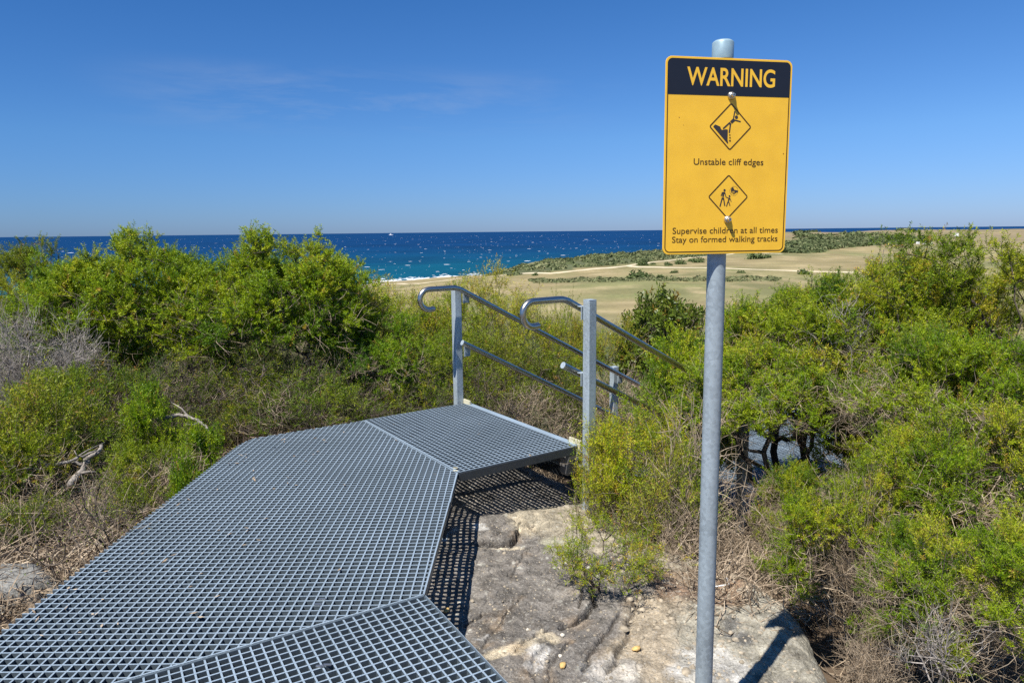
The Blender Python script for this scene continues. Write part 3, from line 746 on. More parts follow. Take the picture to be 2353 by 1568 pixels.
# ------------------------------------------------------------------ far scrub and field bushes
def leaf_clump(centres, size, nl, ls, g, tint):
    n = len(centres)
    d = unit(g.normal(0, 1, (n, nl, 3))); d[..., 2] = np.abs(d[..., 2])
    rr_ = g.uniform(.55, 1.05, (n, nl, 1)) * (1 + .25 * np.sin(3 * d[..., :1] + centres[:, None, :1]))
    p = centres[:, None] + d * rr_ * size[:, None, :]
    a = unit(g.normal(0, 1, (n, nl, 3))); b = unit(np.cross(a, unit(d + .5 * g.normal(0, 1, d.shape)))); sz = ls * g.uniform(.6, 1.4, (n, nl, 1)) * size[:, None, :1]
    V = np.stack([p - a * sz, p + b * sz * .7, p + a * sz, p - b * sz * .7], 2).reshape(-1, 3)
    return V, np.arange(len(V)).reshape(-1, 4), np.clip((np.repeat(tint, nl) + g.normal(0, .12, n * nl)), 0, 1)


def scrub_mass(name, zone, n, hw, hh, label, g, tb=.45):
    p = scatter(zones[zone], n, g); c = np.column_stack([p, zt(p[:, 0], p[:, 1]) - .2])
    s = g.uniform(.6, 1.3, (n, 1)); size = np.concatenate([hw * s, hw * s, hh * s * g.uniform(.6, 1.2, (n, 1))], 1)
    V, q, t = leaf_clump(c, size, 46, .28, g, np.clip(g.normal(tb, .2, n), 0, 1))
    tag(link(name, mesh_np(name, V, q, mats=[M["scrub"]], attrs=[("tint", "FACE", "FLOAT", t)])), label, "scrub", kind="stuff")


scrub_mass("coastal_scrub", "coast", 3600, 2.4, 1.2, "grey green scrub covering the low hill above the sea", g, .55)
scrub_mass("headland_scrub", "band", 1700, 4.0, 1.5, "dark green belt of scrub at the foot of the bare headland", g, .4)
scrub_mass("ridge_scrub", "rim", 200, 5, 2.2, "line of low bushes along the headland's skyline", g, .4)
scrub_mass("field_scrub", "hedge", 520, 1.7, .5, "low grey green growth crossing the dry field", g, .75)
scrub_mass("slope_scrub", "slope", 60, 5, 2.6, "scattered bushes on the brown headland slope", g, .4)

bm = []
for k in range(3):
    gg = np.random.default_rng(40 + k); c = np.column_stack([gg.normal(0, .3, (7, 2)), np.zeros(7)]); sz = np.column_stack([gg.uniform(.4, .65, 7)] * 2 + [gg.uniform(.45, .8, 7)])
    V, q, t = leaf_clump(c, sz, 60, .22, gg, np.clip(gg.normal(.3, .12, 7), 0, 1)); bm.append(mesh_np("bush", V, q, mats=[M["scrub"]], attrs=[("tint", "FACE", "FLOAT", t)]))
FB = "bushes dotted over the dry field"
for i, (x, y, w, lab) in enumerate([
        (1230, 633, 18, "small bush nearest the sea, standing below the pale track"),
        (1464, 639, 42, "widest dark bush on the dry field, left of the sign pole"),
        (1487, 636, 22, "bush touching the right side of the field's widest bush"),
        (1517, 639, 22, "round bush next right of the field's widest bush"),
        (1550, 627, 17, "lone round bush just under the pale track, left of the sign pole"),
        (1475, 609, 30, "flat bush at the fork of the two pale tracks"),
        (1499, 608, 14, "tiny bush right of the track fork"),
        (1533, 610, 20, "bush between the two pale tracks, second from the fork"),
        (1563, 607, 26, "greyish bush between the two pale tracks, close to the sign's lower left corner"),
        (1590, 601, 20, "left bush of the close pair below the sign board"),
        (1606, 603, 26, "right bush of the close pair below the sign board"),
        (1702, 627, 15, "small bush just right of the sign pole on the pale track"),
        (1844, 630, 30, "darkest round bush on the track right of the sign"),
        (1735, 595, 34, "long low bush on the field at the sign's lower right corner"),
        (1758, 593, 22, "pale bush right of the long low one below the sign's corner")]):
    p = hit(x, y); R_ = math.hypot(p[0], p[1]); o = link("field_bush", bm[i % 3])
    s = w / F * R_ * .62; o.location = (p[0], p[1], float(zt(p[0], p[1])) - .1); o.scale = (s, s, s * .95); o.rotation_euler = (0, 0, i * 1.3)
    o.color = (.85, .95, .8, 1); tag(o, lab, "bush", FB)

# boat on the horizon
bp_ = at_y(898, 531.6, 1.0); dirb = (bp_ - CAM); dirb[2] = 0; dirb /= np.linalg.norm(dirb); bl = dirb * 9500
ob = empty("ship", (bl[0], bl[1], SEA), "tiny white ship far out on the horizon", "ship")
mb = MB(); mb.prism([(-28, -5), (22, -5), (30, 0), (22, 5), (-28, 5)], -1, 6); mb.build("hull", M["white"], ob)
mb = MB(); mb.box((-18, -4, 6), (6, 4, 13)); mb.box((-10, -3, 13), (0, 3, 18)); mb.build("cabin", M["white"], ob)
mb = MB(); mb.pipe([(-5, 0, 18), (-5, 0, 30)], .8, 8); mb.build("mast", M["white"], ob)

# white marker boards on the far slope
for i, (x, y, w, h, lab) in enumerate([(2108, 561, 2.2, 1.8, "leftmost of the low white boards at the foot of the brown slope"), (2122, 561.5, 4.0, 2.2, "widest low white board at the foot of the brown slope"),
                                       (2138, 562, 2.4, 1.9, "white board right of the widest one at the foot of the brown slope"), (2197, 544, 3.0, 3.2, "lone white marker board higher up the brown slope")]):
    p = hit(x, y); ob = empty("marker_board", (p[0], p[1], float(zt(p[0], p[1]))), lab, "marker board", "white boards on the far slope", -math.atan2(p[0], p[1]))
    mb = MB(); mb.box((-w / 2, -.1, .3), (w / 2, .1, h)); mb.build("board", M["white"], ob)
    mb = MB(); mb.box((-w / 2 + .1, -.08, -.5), (-w / 2 + .3, .08, .298)); mb.build("leg", M["white"], ob)
    mb = MB(); mb.box((w / 2 - .3, -.08, -.5), (w / 2 - .1, .08, .298)); mb.build("leg", M["white"], ob)

# ------------------------------------------------------------------ sandstone outcrop
def seg_dist(x, y, pl):
    best = np.full(x.shape, 1e9); side = np.zeros(x.shape)
    for (x1, y1), (x2, y2) in zip(pl[:-1], pl[1:]):
        dx, dy = x2 - x1, y2 - y1; t = np.clip(((x - x1) * dx + (y - y1) * dy) / (dx * dx + dy * dy), 0, 1)
        d = np.hypot(x - x1 - t * dx, y - y1 - t * dy); s = np.sign(dx * (y - y1) - dy * (x - x1)); m = d < best; best = np.where(m, d, best); side = np.where(m, s, side)
    return best, side


def c4(pts, z=-.37):   # points read in an enlarged crop of the photograph, laid on the rock's top
    return [tuple(at_z((1200 + x / 1.96) * .67664, (1517 + y / 1.96) * .67664, z)[:2]) for x, y in pts]


def c6(pts, z=-.42):
    return [tuple(at_z((2276 + x / 1.96) * .67664, (1517 + y / 1.96) * .67664, z)[:2]) for x, y in pts]


outline = [(-1.9, 1.2), (-1.9, 2.6), (-1.6, 3.6), (-1.2, 4.7), (-.7, 5.5), (.1, 5.75), (.6, 5.3), (.75, 4.95)] + \
    c4([(1650, 330), (1900, 420), (2150, 600)]) + c6([(340, 790), (480, 840), (640, 920), (800, 1050), (890, 1200), (930, 1330), (1000, 1450), (1100, 1560)]) + [(1.32, 2.2), (1.25, 1.2)]
gx = np.concatenate([np.linspace(-2.1, -.56, 110), np.linspace(-.555, 1.75, 560)]); gy = np.concatenate([np.linspace(1, 2.2, 80), np.linspace(2.204, 4.9, 700), np.linspace(4.91, 6, 110)]); nx, ny = len(gx), len(gy)
X, Y_ = np.meshgrid(gx, gy, indexing="ij")
wx = X + .05 * VN.fbm(X * 3, Y_ * 3, 4); wy = Y_ + .05 * VN2.fbm(X * 3, Y_ * 3, 4)
de, _ = seg_dist(wx, wy, outline + outline[:1]); ins = in_poly(wx, wy, outline); sd = np.where(ins, de, -de)
Z = -.35 - .065 * smooth01((X + .2) / 1.3) - .07 * smooth01((Y_ - 4.2) / .9) + .05 * VN.fbm(X * 1.1, Y_ * 1.1, 4)
rid = 1 - np.abs(VN.fbm(X * 4 + Y_ * 1.5 + 9, Y_ * 3 - X * 2, 5)) * 2.2
Z = Z + .010 * VN2.fbm(X * 6, Y_ * 6, 5) + .009 * VN.fbm(X * 22, Y_ * 22, 5, .6) + .010 * np.clip(rid, -1, 1) * VN2(X * 2.2, Y_ * 2.2)
ter = VN2.fbm(X * 1.6 + .8 * Y_, Y_ * 1.6 - X, 5) * 6; Z = Z + .011 * (smooth01((ter - np.floor(ter)) * 7) + np.floor(ter) * .35)
round_ = -.10 * np.clip(1 - sd / .16, 0, 1) ** 2; drop = -4.5 * np.clip(-sd, 0, 1) ** 1.0
Z = Z + round_ + drop * (1 + .3 * VN.fbm(X * 5, Y_ * 5, 3))
jx = X + .030 * VN.fbm(X * 9, Y_ * 9, 6, .62); jy = Y_ + .030 * VN2.fbm(X * 9, Y_ * 9, 6, .62)
cracks = [c4(p) for p in ([(1400, 1200), (1470, 1185), (1530, 1130), (1590, 1040), (1600, 930)], [(1080, 1390), (1130, 1310), (1210, 1260), (1330, 1210)],
                          [(1190, 1600), (1195, 1450), (1260, 1345)], [(1280, 1600), (1310, 1450), (1390, 1340), (1440, 1300)], [(1540, 1480), (1620, 1290), (1700, 1210), (1780, 1100)],
                          [(1700, 1480), (1830, 1230), (1880, 1010)], [(730, 1180), (800, 1140), (860, 1105)], [(860, 1360), (930, 1240), (1010, 1110), (1100, 1010)],
                          [(820, 660), (950, 660), (1040, 640), (1095, 605), (1100, 540)], [(1050, 880), (1100, 800), (1140, 720)], [(1380, 770), (1450, 800), (1520, 840)], [(950, 1040), (1060, 1020)],
                          [(1520, 960), (1500, 1080)], [(1130, 480), (1180, 520), (1230, 560)])]
dep = [.045, .016, .014, .016, .022, .022, .03, .014, .05, .012, .012, .02, .02, .02]; wid = [.010, .007, .008, .008, .010, .012, .007, .005, .010, .006, .005, .006, .007, .01]; stp = [.010, .003, .004, .004, .006, .010, .004, 0, .022, .004, 0, .006, 0, .008]
cmask = np.zeros(X.shape); warm = np.zeros(X.shape)
for cr, dp, wd, stf in zip(cracks, dep, wid, stp):
    d, s = seg_dist(jx, jy, cr); k = np.exp(-(d / wd) ** 2); Z = Z - dp * k - stf * np.exp(-(d / .13) ** 2) * (s < 0) * smooth01(d / .010)
    cmask = np.maximum(cmask, k * min(1, dp / .03)); warm = np.maximum(warm, np.exp(-(d / .05) ** 2))


def blob(pts, soft=.12):
    d, _ = seg_dist(jx, jy, pts + pts[:1]); i = in_poly(jx, jy, pts); return smooth01((np.where(i, d, -d) + soft * .5 + .07 * VN.fbm(X * 5, Y_ * 5, 7, .65)) / (soft * .6))


nz = VN.fbm(X * 3, Y_ * 3, 6); nf = VN2.fbm(X * 22, Y_ * 22, 5); nm = VN.fbm(X * 9 + 40, Y_ * 9, 5)
alb = np.array([.165, .148, .128]) * (1 + .35 * nz + .35 * nf)[..., None]


def mixc(c, k):
    global alb
    k = np.clip(k, 0, 1)[..., None]; alb = alb + (np.array(c) * (1 + .25 * nf)[..., None] - alb) * k


palez = blob(c4([(1050, 450), (1250, 380), (1450, 330), (1900, 380), (2200, 620), (2250, 900), (1900, 760), (1700, 620), (1480, 720), (1250, 560), (1150, 560)]), .2); mixc((.33, .285, .205), palez * .9)
mixc((.30, .29, .20), blob(c4([(1260, 620), (1400, 600), (1500, 700), (1450, 760), (1300, 700)]), .12) * .7)
pr = blob(c4([(1900, 1000), (2300, 1020), (2300, 1600), (1650, 1600), (1720, 1350), (1830, 1220)]) , .15); mixc((.335, .275, .195), pr)
mixc((.29, .265, .205), blob(c6([(290, 1000), (500, 850), (800, 1050), (900, 1250), (1050, 1560), (100, 1600), (100, 1200)]), .15) * .95)
mixc((.42, .41, .385), blob(c4([(1580, 1460), (1720, 1390), (1860, 1440), (1880, 1560), (1600, 1600)]), .08) * (.5 + .5 * nm))
mixc((.50, .48, .44), blob(c6([(60, 1430), (330, 1380), (480, 1500), (420, 1600), (0, 1600)]), .12) * (.55 + .6 * nm))
mixc((.12, .115, .105), blob(c6([(340, 1180), (400, 1170), (420, 1260), (520, 1330), (470, 1350), (360, 1290)]), .06) * .8)
for p in ([(820, 685), (960, 660), (1110, 640), (1140, 655), (1000, 690)], [(1050, 455), (1120, 500), (1220, 545), (1180, 555), (1080, 510)], [(900, 1420), (1080, 1380), (1090, 1392), (930, 1440)], [(1240, 1260), (1330, 1270), (1320, 1300), (1260, 1300)], [(1140, 1330), (1200, 1290), (1210, 1350), (1150, 1370)]):
    mixc((.52, .44, .31), blob(c4(p), .05) * .9)
for p in ([(820, 555), (880, 545), (890, 575), (830, 590)], [(790, 1290), (880, 1280), (880, 1310), (800, 1310)], [(1230, 1360), (1270, 1350), (1230, 1460), (1200, 1500)]):
    mixc((.52, .50, .46), blob(c4(p), .05) * .8)
mixc((.20, .115, .06), blob(c4([(1950, 870), (2250, 830), (2300, 980), (2050, 990)]), .15) * .6); mixc((.24, .13, .065), blob(c6([(310, 880), (480, 950), (470, 1080), (320, 1070)]), .12) * .7)
mixc((.42, .27, .13), warm * smooth01(nm * 1.6) * .35)
mixc((.46, .45, .38), smooth01((nf - .42) / .25) * .6)          # pale lichen flecks
mixc((.05, .04, .032), cmask * .85)
mixc((.10, .08, .06), smooth01((-nm - .38) / .3) * .35)
idx = np.arange(nx * ny).reshape(nx, ny)
cell = (np.minimum.reduce([sd[:-1, :-1], sd[1:, :-1], sd[:-1, 1:], sd[1:, 1:]]) > -.3)
q = np.stack([idx[:-1, :-1], idx[1:, :-1], idx[1:, 1:], idx[:-1, 1:]], -1)[cell]
used = np.unique(q); remap = np.full(nx * ny, -1); remap[used] = np.arange(len(used))
o = link("sandstone_outcrop", mesh_np("sandstone_outcrop", np.stack([X, Y_, Z], -1).reshape(-1, 3)[used], remap[q], mats=[M["rock"]],
         attrs=[("albedo", "POINT", "FLOAT_COLOR", np.concatenate([np.clip(alb, .02, .8), np.ones((nx, ny, 1))], -1).reshape(-1, 4)[used])], smooth=True))
tag(o, "large weathered sandstone outcrop between the grating walkway and the sign pole", "rock")


def rock_z(x, y):
    return float(Z[int(np.argmin(abs(gx - x))), int(np.argmin(abs(gy - y)))])


# grey slab at the left of the walkway
sl = [(-3.3, 2.9), (-2.75, 2.98), (-2.45, 3.2), (-2.3, 3.4), (-2.5, 3.55), (-3.1, 3.6), (-3.6, 3.3)]
ns = 160; gx2 = np.linspace(-3.8, -2.1, ns); gy2 = np.linspace(2.7, 3.8, ns); X2, Y2 = np.meshgrid(gx2, gy2, indexing="ij")
d, _ = seg_dist(X2 + .05 * VN.fbm(X2 * 5, Y2 * 5, 4), Y2 + .05 * VN2.fbm(X2 * 5, Y2 * 5, 4), sl + sl[:1]); i_ = in_poly(X2, Y2, sl); s2 = np.where(i_, d, -d)
Z2 = -.215 + .03 * VN.fbm(X2 * 2, Y2 * 2, 5) + .006 * VN2.fbm(X2 * 25, Y2 * 25, 4) - .06 * np.clip(1 - s2 / .08, 0, 1) ** 2 - 3 * np.clip(-s2, 0, 1)
a2 = np.array([.24, .235, .215]) * (1 + .4 * VN.fbm(X2 * 8, Y2 * 8, 5))[..., None]
idx = np.arange(ns * ns).reshape(ns, ns); q = np.stack([idx[:-1, :-1], idx[1:, :-1], idx[1:, 1:], idx[:-1, 1:]], -1)[s2[:-1, :-1] > -.15]
used = np.unique(q); remap = np.full(ns * ns, -1); remap[used] = np.arange(len(used))
o = link("rock_slab", mesh_np("rock_slab", np.stack([X2, Y2, Z2], -1).reshape(-1, 3)[used], remap[q], mats=[M["rock"]], attrs=[("albedo", "POINT", "FLOAT_COLOR", np.concatenate([a2, np.ones((ns, ns, 1))], -1).reshape(-1, 4)[used])], smooth=True))
tag(o, "flat grey rock slab at the bottom left beside the walkway", "rock")

# grit and small stones on the outcrop
g = np.random.default_rng(31); gp = scatter([(-.45, 2.2), (.0, 2.0), (1.35, 2.2), (1.3, 3.4), (1.1, 4.2), (.5, 4.8), (-.4, 5.0)], 3400, g)
gi = np.searchsorted(gx, gp[:, 0]).clip(0, nx - 1); gj = np.searchsorted(gy, gp[:, 1]).clip(0, ny - 1); sc = np.exp(g.normal(-.2, .5, len(gp))) * .0032 * (1 + 1.1 * (gp[:, 0] > .55))
V, q, t = lumps(np.column_stack([gp, Z[gi, gj]]), sc * 1.3, sc, sc * .8, g.uniform(0, 6.28, len(gp)), g)
M["grit"] = simple("sandstone_grit", (.30, .25, .18), .9, 0, .5, 35)
tag(link("grit", mesh_np("grit", V, q, t, [M["grit"]], smooth=True)), "fine grit and tiny stones strewn over the sandstone", "grit", kind="stuff")

# loose pebbles
M["pebble"] = simple("ochre_pebble", (.55, .36, .13), .8, 0, .25, 60)
M["pebble_pale"] = simple("pale_pebble", (.6, .55, .45), .8, 0, .2, 60)
for (x, y), s, mt, lab in (((620, 1105), .021, "pebble", "ochre pebble in the grid shadow beside the walkway's near corner"), ((1393, 1467), .022, "pebble", "elongated ochre pebble on the lower part of the dark sandstone"),
                           ((1882, 1320), .024, "pebble", "ochre pebble on pale rock left of the sign pole"), ((1390, 1246), .016, "pebble_pale", "small pale pebble in the middle of the dark sandstone"),
                           ((1160, 1228), .012, "pebble_pale", "tiny pale pebble left of the main crack"), ((1375, 1385), .012, "pebble_pale", "tiny pale pebble below the small pale one"),
                           ((1290, 1400), .010, "pebble_pale", "tiny pale pebble beside the forked cracks")):
    p = c4([(x, y)])[0]; gg = np.random.default_rng(int(x)); mb = MB(); s = s * .75
    prof = [(.15, -.9), (.7, -.6), (1, 0), (.75, .6), (.2, .9)]
    mb.lathe([(r_ * s, z_ * s * .7) for r_, z_ in prof], 10); mb.v = [tuple(np.array(v) * (1 + .15 * gg.normal(0, 1, 3)) * np.array([1.3, .9, 1])) for v in mb.v]
    o = mb.build("pebble", M[mt], smooth=True, angle=80); o.location = (*p, rock_z(*p) + s * .5); o.rotation_euler = (.2, .1, x); tag(o, lab, "pebble", "loose pebbles on the sandstone")

# bent white wire peg near the pole
w0 = c6([(300, 998)])[0]; w1 = c6([(385, 990)])[0]; w2 = c6([(372, 955)])[0]; mb = MB(); zz_ = -.36
mb.pipe([(w0[0] - .03, w0[1], zz_), (*w0, zz_), ((w0[0] + w1[0]) / 2, (w0[1] + w1[1]) / 2, zz_ + .003), (*w1, zz_ + .004), (w1[0] + .004, w1[1] + .02, zz_ + .006), (*w2, zz_ + .012)], .0035, 8)
tag(mb.build("wire_peg", M["white"], smooth=True), "thin bent white wire lying on rock beside the sign pole", "wire")

# ------------------------------------------------------------------ boardwalk
def clip_line(p, d, poly):
    t0, t1 = -1e9, 1e9; n = len(poly); area = sum(poly[i][0] * poly[(i + 1) % n][1] - poly[(i + 1) % n][0] * poly[i][1] for i in range(n))
    sg = 1 if area > 0 else -1
    for i in range(n):
        a = np.array(poly[i]); b = np.array(poly[(i + 1) % n]); e = b - a; nn = np.array([-e[1], e[0]]) * sg
        den = nn @ d; num = nn @ (p - a)
        if abs(den) < 1e-12:
            if num < 0: return None
        else:
            t = -num / den
            if den > 0: t0 = max(t0, t)
            else: t1 = min(t1, t)
    return (t0, t1) if t1 - t0 > .004 else None


def grating(name, poly, ang_u, ang_v, origin, parent, top=0.0, depth=.038, pitch=.0381, wtop=.0065, edges=(), skip_v=False):
    mb = MB(); poly = [np.array(p) for p in poly]; origin = np.array(origin)
    for ang, other, zoff in ((ang_u, ang_v, 0.0), (ang_v, ang_u, -.0006)):
        d = np.array([math.cos(ang), math.sin(ang)]); e = np.array([math.cos(other), math.sin(other)]); nrm = np.array([-d[1], d[0]])
        step = pitch / abs(e @ nrm)
        for k in range(-140, 141):
            r_ = clip_line(origin + e * step * k, d, poly)
            if r_ is None: continue
            p0 = origin + e * step * k + d * r_[0]; p1 = origin + e * step * k + d * r_[1]
            wb = wtop * .72
            zt_, zb = top + zoff, top - depth + zoff * 2
            V = [(*(p + nrm * s * w_ / 2), z_) for z_, w_ in ((zt_, wtop), (zb, wb)) for p, s in ((p0, -1), (p1, -1), (p1, 1), (p0, 1))]
            mb.add(V, [(0, 1, 2, 3), (7, 6, 5, 4), (4, 5, 1, 0), (5, 6, 2, 1), (6, 7, 3, 2), (7, 4, 0, 3)])
    for i, j in edges:                     # banding bars along cut edges
        a, b = poly[i], poly[j]; d = (b - a) / np.linalg.norm(b - a); nrm = np.array([-d[1], d[0]]); c = (a + b) / 2
        cen = np.mean(poly, axis=0); nrm = nrm if (cen - c) @ nrm > 0 else -nrm
        c = c + nrm * .0036; h = np.linalg.norm(b - a) / 2
        mb.obox((*c, top - depth / 2 + .0005), (*(d * (h - .001)), 0), (*(nrm * .0036), 0), (0, 0, depth / 2 + .0008))
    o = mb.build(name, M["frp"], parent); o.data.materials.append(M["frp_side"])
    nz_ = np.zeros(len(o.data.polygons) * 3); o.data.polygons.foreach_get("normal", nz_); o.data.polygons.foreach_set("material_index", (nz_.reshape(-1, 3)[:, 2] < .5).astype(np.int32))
    return o


deck = empty("boardwalk", (-1.1, 3.5, -.4), "grey grid walkway of gritty mesh panels beside the sandstone", "boardwalk")
deck.location = (0, 0, 0)
PA = [(-1.939, 1.2), (-.9, 1.9), (-.37, 2.734), (-.342, 4.224), (-1.183, 5.50), (-1.90, 5.03), (-1.925, 4.85)]
# main panel is cut in two convex pieces' worth of lines by the seam to the near panel
seam0 = np.array([-.37, 2.734]); seamd = np.array([math.cos(rad(210.46)), math.sin(rad(210.46))]); seam1 = seam0 + seamd * 1.95
tA = (-1.94 - seam0[0]) / seamd[0]; PA = [(-1.94, float(seam0[1] + seamd[1] * tA)), (-.37, 2.734), (-.342, 4.224), (-1.183, 5.50), (-1.895, 5.035), (-1.94, 4.86)]
grating("grating_panel", PA, 0.0, rad(90), (-.37 - .019, 2.734), deck, edges=[(0, 1), (1, 2), (2, 3)])
PB = [(-1.183, 5.50), (-.342, 4.231), (.428, 4.758), (-.418, 6.028)]
o = grating("grating_panel", [(p[0] + .004 * .83, p[1] + .004 * .56) if i < 2 else p for i, p in enumerate(PB)], rad(34.5), rad(123.6), (-.33, 4.245), deck, edges=[(0, 1), (1, 2), (2, 3), (3, 0)])
cd_ = np.array([math.cos(rad(-59.73)), math.sin(rad(-59.73))]); cn = np.array([seamd[0], seamd[1]])
c0 = seam0 + cd_ * .005; PC = [tuple(c0), tuple(c0 + cd_ * 1.75), tuple(c0 + cd_ * 1.75 + cn * 1.9), tuple(c0 + cn * 1.9)]
grating("grating_panel", PC, rad(210.46), rad(-59.73), tuple(c0), deck, edges=[(0, 1), (3, 0)])
# front band of the landing and back-right nosing angle
u = np.array([.8235, .5673]); w_ = np.array([-.5673, .8235])


def up3(p, z): return np.array([p[0], p[1], z])


mb = MB(); a, b = np.array([-.334, 4.222]), np.array([.430, 4.750]); c = (a + b) / 2; d = (b - a) / 2; n_ = np.array([u[1], -u[0]])
mb.obox((*(c + n_ * .004), -.027), (*d, 0), (*(n_ * .003), 0), (0, 0, .026)); mb.build("edge_band", M["dark_frp"], deck)
mb = MB(); a, b = np.array([.44, 4.77]), np.array([-.405, 6.035]); c = (a + b) / 2; d = (b - a) / 2
mb.obox((*(c + u * .012), -.004), (*d, 0), (*(u * .022), 0), (0, 0, .007)); mb.build("nosing", M["frp"], deck, bevel=.002)
# bearers and legs under the panels
for x0, y0, x1, y1 in ((-1.85, 2.4, -1.85, 4.8), (-.66, 2.75, -.66, 4.2), (-1.15, 2.3, -1.15, 5.2), (-1.80, 3.4, -.68, 3.4), (-.47, 4.5, -1.12, 5.48), (.36, 4.80, -.45, 5.95), (-.55, 4.75, .12, 5.20), (-.62, 2.5, 0, 1.4)):
    mb = MB(); a = np.array([x0, y0]); b = np.array([x1, y1]); d = (b - a) / np.linalg.norm(b - a); n_ = np.array([-d[1], d[0]])
    off = .0015 * (hash((x0, y1)) % 7)
    mb.obox((*((a + b) / 2), -.085 - off), (*((b - a) / 2), 0), (*(n_ * .025), 0), (0, 0, .044)); mb.build("bearer", M["dark_frp"], deck)
for x0, y0 in ((-1.85, 2.6), (-1.85, 4.7), (-.44, 4.08), (-.66, 2.8), (-1.15, 5.2), (-1.15, 3.4)):
    mb = MB(); mb.box((x0 - .032, y0 - .032, -.75), (x0 + .032, y0 + .032, -.132)); mb.build("leg", M["dark_frp"], deck)
mb = MB(); mb.box((-.475, 4.02, -.36), (-.40, 4.14, -.345)); mb.build("base_plate", M["galv"], deck)
# hold-down clips
for x, y in ((1046, 1075), (1046, 1081), (730, 1388), (740, 1376), (735, 1530), (752, 1527)):
    p = at_z(x, y, .001); mb = MB(); mb.obox((p[0], p[1], .0035), (.014, 0, 0), (0, .005, 0), (0, 0, .0016)); mb.build("clip", M["bolt" if y > 1100 else "cream"], deck)

# dry leaf bits blown on to the grating
g = np.random.default_rng(77); nd = 90
dx = np.concatenate([g.uniform(-1.9, -1.2, 60), g.uniform(-1.9, .2, 30)]); dy = np.concatenate([g.uniform(2.4, 5.0, 60), g.uniform(2.2, 5.4, 30)])
okd = in_poly(dx, dy, PA) | in_poly(dx, dy, PB); dx, dy = dx[okd], dy[okd]; nd = len(dx); an = g.uniform(0, 6.28, nd); ll = g.uniform(.008, .022, nd); ww = g.uniform(.003, .006, nd)
a_ = np.stack([np.cos(an), np.sin(an), g.normal(0, .15, nd)], -1) * ll[:, None]; b_2 = np.stack([-np.sin(an), np.cos(an), g.normal(0, .2, nd)], -1) * ww[:, None]; p_ = np.stack([dx, dy, np.full(nd, .006)], -1)
V = np.stack([p_ - a_, p_ - b_2, p_ + a_, p_ + b_2], 1).reshape(-1, 3)
tag(link("leaf_debris", mesh_np("leaf_debris", V, np.arange(len(V)).reshape(-1, 4), mats=[M["dry"]], attrs=[("tint", "FACE", "FLOAT", g.uniform(.1, 1, nd))])), "dry leaf bits blown on to the grating", "leaf litter", kind="stuff")

# ------------------------------------------------------------------ staircase
st = empty("staircase", (0, 0, 0), "galvanised stair with two tube handrails going down into the scrub", "staircase")
st.location = (.005, 5.393, 0); st0 = np.array([.005, 5.393, 0])


def loc(s, t, z):      # along the stairs, across (left positive), height; in the stair's own coordinates
    p = u * s + w_ * t; return np.array([p[0], p[1], z])


HWID = .763


def square_post(s, t, z0, z1, parent, name="post"):
    mb = MB(); h = .0325; c = loc(s, t, (z0 + z1) / 2)
    mb.obox(c, (*(u * h), 0), (*(w_ * h), 0), (0, 0, (z1 - z0) / 2)); o = mb.build(name, M["galv"], parent, bevel=.005)
    mb = MB(); mb.obox(loc(s, t, z1 + .0025), (*(u * h * 1.0), 0), (*(w_ * h * 1.0), 0), (0, 0, .0022)); mb.build("post_cap", M["galv"], o, bevel=.0015)
    return o


sl_ = .52
PL = square_post(-.015, HWID + .052, -1.2, 1.005, st); PR = square_post(.03, -.86, -.85, 1.012, st)
P2 = square_post(1.79, HWID + .035, -1.7, .108, st); square_post(1.79, -HWID - .02, -1.6, .11, st)


def handrail(t, zt0, name_t):
    mb = MB(); R_ = .083; pts = []
    s0 = -.325
    for k in range(0, 13):
        a = -100 + k * (190 / 12.0)      # hook from underneath round to the top
        an = rad(270 - (k / 12) * 195 + 0); pts.append((s0 + R_ * math.cos(an) , zt0 - R_ + R_ * math.sin(an)))
    pts = [(s0 + .045, zt0 - 2 * R_ + .004)] + [(s0 - R_ * math.sin(math.pi * k / 12), zt0 - R_ - R_ * math.cos(math.pi * k / 12)) for k in range(13)]
    pts += [(s0 + .1, zt0), (-.11, zt0)]
    for k in range(1, 6): pts.append((-.11 + .10 * k / 5, zt0 - sl_ * .10 * (k / 5) ** 2 / 2 * 1.0))
    sx, sz = pts[-1]
    pts += [(sx + .4, sz - .4 * sl_), (2.35, sz - (2.35 - sx) * sl_)]
    mb.pipe([loc(s, t, z) for s, z in pts], .0222, 18); return mb.build("handrail", M["rail"], st, smooth=True, angle=50)


hl = handrail(HWID - .042, 1.008, "l"); hr = handrail(-HWID + .055, 1.015, "r")
for t, s0, z0 in ((HWID - .042, -.02, .540), (-HWID + .055, -.075, .565)):
    mb = MB(); mb.pipe([loc(s0, t, z0), loc(2.3, t, z0 - sl_ * (2.3 - s0))], .0222, 18); o = mb.build("mid_rail", M["rail"], st, smooth=True, angle=50)
    mb = MB(); d_ = unit(loc(1, 0, -sl_)); a = loc(s0, t, z0); mb.pipe([a - d_ * .002, a + d_ * .0005], .0235, 18); mb.build("end_cap", M["galv"], o)
# bent plate brackets holding the tubes
for s, t, zz0, sg in ((.0, HWID + .0, .95, 1), (.0, HWID + .0, .49, 1), (.0, -HWID - .02, .955, -1), (.0, -HWID - .02, .50, -1), (1.79, HWID, .02, 1)):
    mb = MB(); mb.obox(loc(s + .05, t + sg * .0, zz0 - .035), (*(u * .03), 0), (*(w_ * .004), 0), (0, 0, .045)); mb.obox(loc(s + .05, t - sg * .022, zz0 + .007), (*(u * .03), 0), (*(w_ * .018), 0), (0, 0, .003))
    mb.build("rail_bracket", M["galv"], st, bevel=.0015)
